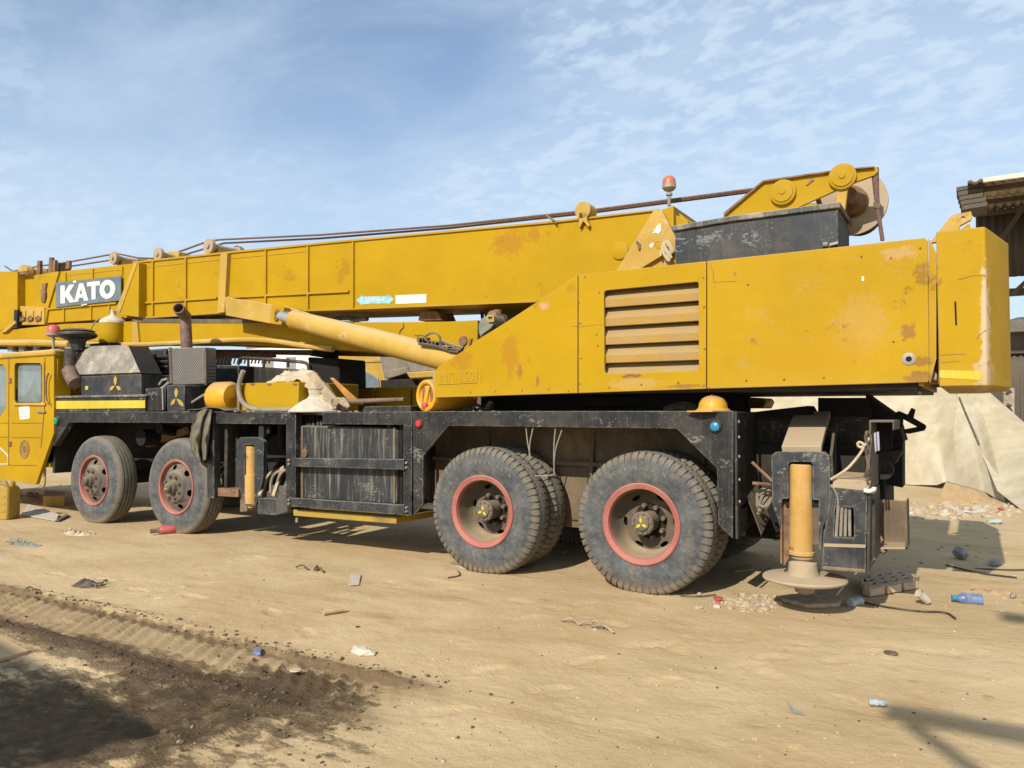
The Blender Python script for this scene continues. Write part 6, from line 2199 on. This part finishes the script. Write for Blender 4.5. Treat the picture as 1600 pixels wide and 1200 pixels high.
def cloth_pile(name, mat, label, px, py, rx, ry, h, seed, cat='cloth', strands=0):
    c = ground_thing(px, py)

    def fn(u, v):
        t, r = u * 2 * math.pi, v
        e = 1 + .35 * mnoise.noise((math.cos(t) * 1.5, math.sin(t) * 1.5, seed))
        x, y = rx * r * e * math.cos(t), ry * r * e * math.sin(t)
        z = h * (1 - r ** 2.2) * (.65 + .9 * mnoise.noise((x * 9, y * 9, seed + 3))) + .02 * (1 - r) * math.sin(x * 60 + y * 25)
        return c + Vector((x, y, max(0, z) - .006))
    m = MB().grid(48, 14, fn)
    rnd = random.Random(seed)
    for k in range(strands):
        a = c + Vector((rnd.uniform(-1, 1) * rx, rnd.uniform(-.7, .7) * ry, .012))
        d = Vector((rnd.uniform(-.2, .2), rnd.uniform(-.08, .08), 0))
        m.tube([a, a + d * .5 + Vector((0, .02, .03)), a + d], .008, 5, 1)
    return solo(m, name, mat, label, cat, c, recalc=False, smooth=180)


cloth_pile('dirty_cloth', 'dark_cloth', 'crumpled dark cloth lying alone on the sand left of the tyre track', 142, 914, .23, .12, .055, 3, strands=6)
cloth_pile('plastic_sheet', 'grey_scrap', 'flattened dusty grey sheet scrap near the left edge below the jerrycan', 40, 851, .42, .10, .03, 8, 'sheet', 4)
cloth_pile('leaf_litter', 'canvas', 'small heap of pale torn packing below the first front wheel', 122, 833, .26, .10, .06, 12, 'litter', 8)
cloth_pile('straw_heap', 'wood', 'brown heap of dry straw left of the wood block', 52, 780, .5, .22, .10, 15, 'straw', 14)
cloth_pile('torn_packing', 'cardboard', 'flat torn brown packing beside the blue water bottle', 1548, 926, .21, .10, .045, 21, 'packing', 2)
cloth_pile('twig_mat', 'wood', 'thin flat mat of twigs in the middle of the sand', 925, 984, .16, .05, .012, 24, 'twigs', 5)
cloth_pile('dry_tuft', 'wet_earth', 'small dark tuft of dry weeds below the fuel tank', 492, 893, .14, .06, .012, 29, 'weeds', 3)

# crushed clear bottle, blade-like shard, ring and so on
a, b = ground_thing(1357, 1101, .028), ground_thing(1385, 1104, .028)
m = MB().lathe([(0, 0), (.024, .02), (.030, .15), (.026, .3), (.031, .45), (.024, .6), (.030, .8), (.02, 1), (0, 1)], a, b, 16)
m.v = [(x, y, ground_h(x, y) + .002 + max(0, (z - ground_h(x, y))) * .6) for x, y, z in m.v]
solo(m, 'crushed_cup', 'clear_plastic', 'crushed milky plastic cup lying alone at the lower right', 'cup', (a + b) / 2, smooth=25)
q = [ground_thing(1229, 1106, .03), ground_thing(1240, 1116, .004), ground_thing(1259, 1118, .003), ground_thing(1243, 1112, .012)]
solo(MB().prism(q, (0, 0, .005)), 'grey_shard', 'grey_scrap', 'small curved grey shard left of the crushed cup', 'shard', q[1])
o = ground_thing(1392, 1021, .008)
solo(MB().tube([o + Vector((.034 * math.cos(t), .026 * math.sin(t), 0)) for t in np.linspace(0, 6.2, 18)], .008, 7), 'rubber_ring', 'rubber', 'small dark rubber ring on the open sand at the right', 'ring', o)
a, b = ground_thing(1496, 941, .035), ground_thing(1535, 943, .032)
bb = thing('water_bottle', 'blue plastic water bottle lying on the sand at the right', 'bottle', (a + b) / 2 - Vector((0, 0, .05)))
MB().lathe([(.018, -.04), (.022, .0), (.045, .18), (.046, .3), (.042, .34), (.046, .38), (.042, .55), (.046, .6), (.043, .75), (.046, .8), (.044, .97), (.03, 1), (0, 1)], a, b, 24).build('bottle_body', M['blue_plastic'], bb)
d = (a - b).normalized()
MB().lathe([(.022, 0), (.022, 1), (0, 1)], a + d * .005, a + d * .04, 16).build('bottle_cap', M['blue_lamp'], bb)
o = ground_thing(1443, 945, .0)
cp = thing('paper_cup', 'pale paper cup lying with its open end up left of the blue bottle', 'cup', o)
d = Vector((-.5, -.35, .55)).normalized()
o2 = o + Vector((.03, .02, .028))
MB().lathe([(0, .02), (.025, .02), (.028, 0), (.036, .095), (.039, .098), (.034, .092), (.026, .03), (0, .03)], o2, o2 + d, 24, False).build('cup_wall', M['paper'], cp)
o = ground_thing(1122, 942, -.012)
solo(MB().lathe([(0, 0), (.034, 0), (.034, .012), (.026, .014), (.026, .04), (.036, .042), (.036, .055), (0, .055)], o, o + Vector((0, 0, 1)), 24), 'red_spool', 'red_plastic', 'small red spool standing on the sand right of the rear wheel', 'spool', o)
o = ground_thing(1120, 949, .012)
solo(MB().obox(o - Vector((0, 0, .008)), (.05, .01, 0), (-.01, .035, 0), (0, 0, .03)), 'pale_chip', 'paper', 'small pale chip lying just below the red spool', 'chip', o, bevel=.006)
a, b = ground_thing(1328, 948, .03), ground_thing(1344, 945, .03)
m = MB().lathe([(0, 0), (.03, 0), (.033, .2), (.026, .5), (.034, .8), (.038, 1)], a, b, 14)
solo(m, 'clear_cup', 'clear_plastic', 'crumpled clear plastic cup below the rear outrigger foot', 'cup', a, smooth=20)

# pierced brick slab by the outrigger
g0, g1, g2, g3 = [ground_thing(*p) for p in ((1352, 933), (1432, 919), (1412, 902), (1340, 912))]
bs = thing('pierced_slab', 'broken pierced clay slab lying in the shadow right of the outrigger foot', 'slab', (g0 + g1 + g2 + g3) / 4)


def sl(u, v, z=0):
    return g0.lerp(g1, u).lerp(g3.lerp(g2, u), v) + Vector((0, 0, .075 + z))


holes = []
for i in range(4):
    for j in range(3):
        u, v = .12 + i * .22, .16 + j * .27
        holes.append([sl(u, v), sl(u + .11, v), sl(u + .11, v + .14), sl(u, v + .14)])
out = [sl(0, 0), sl(.35, -.04), sl(1, .02), sl(1.03, .6), sl(.94, 1.0), sl(.4, 1.03), sl(.05, .98), sl(-.03, .5)]
MB().prism(out, (0, 0, -.03), holes).build('pierced_top', M['brick'], bs, bevel=.004)
for k in range(3):
    a, b = sl(.02 + k * .33, .0, -.035), sl(.30 + k * .33, .0, -.035)
    MB().bar(a, b, .07, .065).build('brick', M['brick'], bs, bevel=.006)
# flat stone below the foot pad
q = [ground_thing(*p) for p in ((1222, 941), (1262, 951), (1312, 949), (1318, 938), (1270, 930))]
o = MB().prism(q, (0, 0, .035))
solo(o, 'flat_stone', 'stone', 'dark flat stone under the rear outrigger foot', 'stone', sum(q, Vector()) / 5, bevel=.012)
# tan board piece standing in the shade behind the fourth wheel
q = [ground_thing(1148, 893), ground_thing(1175, 892), ground_thing(1178, 884), ground_thing(1163, 884)]
o = MB().prism(q, (0, 0, .015))
solo(o, 'board_scrap', 'cardboard', 'tan board scrap lying between the rear wheel and the outrigger foot', 'scrap', q[0])
slab('timber_strip', 'wood', 'thin weathered timber strip lying under the front of the third wheel', 'timber', [(703, 886), (745, 893), (747, 889), (706, 880)], .0, .03)
q = ground_thing(742, 893)
solo(MB().prism([q + Vector((-.05, 0, 0)), q + Vector((.06, .01, 0)), q + Vector((.0, .02, .10))], (.0, .03, .01)), 'plank_splinter', 'wood', 'upright splinter of wood in front of the third wheel', 'splinter', q)
m = MB()
for pts in ([(700, 903), (720, 900), (716, 893)], [(1063, 933), (1090, 934), (1118, 931)]):
    m.tube([ground_thing(x, y, .008) for x, y in pts], .007, 5, 1)
solo(m, 'twigs', 'dark_cloth', 'thin dark twigs lying along the feet of the rear wheels', 'twigs', ground_thing(900, 920))
for pts, lab in (([(1330, 938), (1380, 950), (1440, 957), (1478, 957), (1493, 968)], 'thin black wire curling over the sand below the pierced slab'),
                 ([(1478, 885), (1530, 899), (1589, 907)], 'short black cable lying at the edge of the counterweight shadow'),
                 ([(1524, 891), (1570, 894), (1640, 893)], 'long black cable running out of the picture at the right')):
    m = MB().tube([ground_thing(x, y, .010) for x, y in pts], .008, 6, 2)
    solo(m, 'wire', 'wire', lab, 'wire', ground_thing(*pts[0]), 'wires on the sand')
a = ground_thing(1555, 885, .03)
solo(MB().rock(a, .09, .35, random.Random(8)), 'grey_pebble', 'grey_scrap', 'flat blue-grey stone at the tip of the counterweight shadow', 'stone', a, smooth=25)
a = ground_thing(1583, 934, .02)
solo(MB().rock(a, .035, .8, random.Random(18)), 'dark_pebble', 'grey_scrap', 'small dark stone right of the torn brown packing', 'stone', a, smooth=25)
a = ground_thing(1500, 874, .06)
solo(MB().rock(a, .11, .7, random.Random(28)), 'shaded_stone', 'grey_scrap', 'rough grey stone lying inside the counterweight shadow', 'stone', a, smooth=25)
o = ground_thing(1555, 818, .03)
solo(MB().rock(o, .09, .5, random.Random(33)), 'green_bottle_scrap', 'wall_teal', 'crushed green plastic scrap beyond the counterweight shadow', 'scrap', o, smooth=25)


# scattered pebbles, crumbs and rubble nobody could count
def scatter(name, mat, label, n, fn, rr, seed, sq=.65):
    rnd = random.Random(seed)
    m = MB()
    for _ in range(n):
        x, y = fn(rnd)
        r = rr(rnd)
        m.rock((x, y, ground_h(x, y) + r * .08), r, sq, rnd)
    return tag(m.build(name, M[mat], recalc=False, smooth=25), label, None, None, 'stuff')


def wide(rnd):
    while True:
        px, py = rnd.uniform(-40, 1640), 845 + 370 * rnd.random() ** .8
        g = gr(px, py)
        if math.hypot((g.x + 3.6) / 1.5, (g.y + 3.5) / .8) > 1 or rnd.random() < .15:
            return g.x, g.y


scatter('pebbles', 'stone', 'small sand coloured pebbles strewn over the yard', 1000, wide, lambda r: .003 + .011 * r.random() ** 5, 1)
scatter('dark_crumbs', 'wet_earth', 'dark crumbs of earth strewn over the yard', 300, wide, lambda r: .003 + .009 * r.random() ** 5, 2)


def wetspot(rnd):
    return rnd.gauss(-3.4, .8), rnd.gauss(-3.5, .45)


scatter('wet_clods', 'wet_earth', 'clods of dark soaked earth round the stained patch', 420, wetspot, lambda r: .004 + .017 * r.random() ** 4, 3)


def trk_edge(rnd):
    return rnd.uniform(-7, -2.5), TRK_Y + rnd.choice((-1, 1)) * rnd.gauss(.33, .06)


scatter('track_clods', 'wet_earth', 'crumbled earth pushed up along the tyre track', 900, trk_edge, lambda r: .004 + .014 * r.random() ** 3, 4)


def rubble(rnd):
    g = gr(rnd.gauss(1172, 26), rnd.gauss(942, 6))
    return g.x, g.y


scatter('plaster_rubble', 'stone', 'pale broken plaster crumbs in front of the rear outrigger', 260, rubble, lambda r: .010 + .03 * r.random() ** 3, 5)


def tarpfoot(rnd):
    g = gr(rnd.uniform(1420, 1640), rnd.gauss(797, 6))
    return g.x, g.y


scatter('tarp_litter', 'paper', 'pale litter and rubble heaped along the foot of the tarpaulin', 110, tarpfoot, lambda r: .015 + .08 * r.random() ** 4, 6)


scatter('tarp_rubble', 'stone', 'sandy rubble heaped along the foot of the tarpaulin', 160, tarpfoot, lambda r: .02 + .08 * r.random() ** 3, 61)


def beyond(rnd):
    return rnd.uniform(-16, 2), rnd.uniform(.5, 12)


scatter('yard_rubble', 'stone', 'loose stones on the ground under and behind the crane', 800, beyond, lambda r: .008 + .03 * r.random() ** 3, 7)
for k, (px, py, mt, lab) in enumerate(((1510, 801, 'lavender', 'pale lilac plastic scrap in the litter below the tarpaulin'), (1564, 797, 'red_plastic', 'small red scrap in the litter at the tarpaulin foot'), (1561, 837, 'lavender', 'tiny lilac scrap alone on the sand right of the counterweight shadow'))):
    o = ground_thing(px, py, .02)
    solo(MB().rock(o, .07 if k < 2 else .04, .4, random.Random(40 + k)), 'plastic_scrap', mt, lab, 'scrap', o, 'plastic scraps on the ground', smooth=20)

# ================================================================== behind the photographer: unseen things added to throw the shadows in the foreground
# added flat roof, its form guessed from the corner shadow
cz = 3.2
tip = Vector((-3.25, -3.78, 0)) - sun_dir * (cz / -sun_dir.z) * 1.0
k = cz / math.tan(SUN_EL)
tip = Vector((-3.25 - k * math.sin(SUN_AZ), -3.78 - k * math.cos(SUN_AZ), cz))
cn = thing('shadow_casting_roof', 'flat sheet roof on posts, added out of view to throw the corner shadow at the lower left', 'canopy', (tip.x - 2.5, tip.y - 1.5, 0))
MB().prism([tip, tip + Vector((-5, .75, 0)), tip + Vector((-5.2, -3, 0)), tip + Vector((-1.1, -3, 0))], (0, 0, .06)).build('roof', M['shed_metal'], cn, bevel=.01)
for dx, dy in ((-.9, -.3), (-4.8, .3), (-1.4, -2.8), (-5.0, -2.8)):
    MB().box(tip.x + dx - .05, tip.x + dx + .05, tip.y + dy - .05, tip.y + dy + .05, 0, cz).build('post', M['shed_metal'], cn, bevel=.005)
# added unseen pole with two braced cross-arms, form guessed from its shadow
ph = 5.2
k = ph / math.tan(SUN_EL)
e = Vector((-.41 - k * math.sin(SUN_AZ), -1.68 - k * math.cos(SUN_AZ), ph))
pole = thing('shadow_casting_pole', 'tall wooden pole with braced cross-arms, added out of view to throw the arm shadow at the lower right', 'pole', (e.x + 1.5, e.y, 0))
MB().lathe([(.14, 0), (.1, 1)], (e.x + 1.5, e.y, -.1), (e.x + 1.5, e.y, 8.2), 16).build('pole_shaft', M['wood'], pole)
MB().box(e.x, e.x + 3.0, e.y - .05, e.y + .05, ph - .06, ph + .06).build('cross_arm', M['wood'], pole, bevel=.01)
MB().box(e.x + .55, e.x + 2.5, e.y - .06, e.y + .06, ph + 1.62, ph + 1.76).build('cross_arm', M['wood'], pole, bevel=.01)
MB().bar((e.x + .12, e.y - .02, ph - .08), (e.x + 1.5, e.y - .02, ph - 1.5), .06, .06, (0, 1, 0)).build('brace', M['wood'], pole)
MB().bar((e.x + 2.9, e.y - .02, ph - .08), (e.x + 1.5, e.y - .02, ph - 1.5), .06, .06, (0, 1, 0)).build('brace', M['wood'], pole)
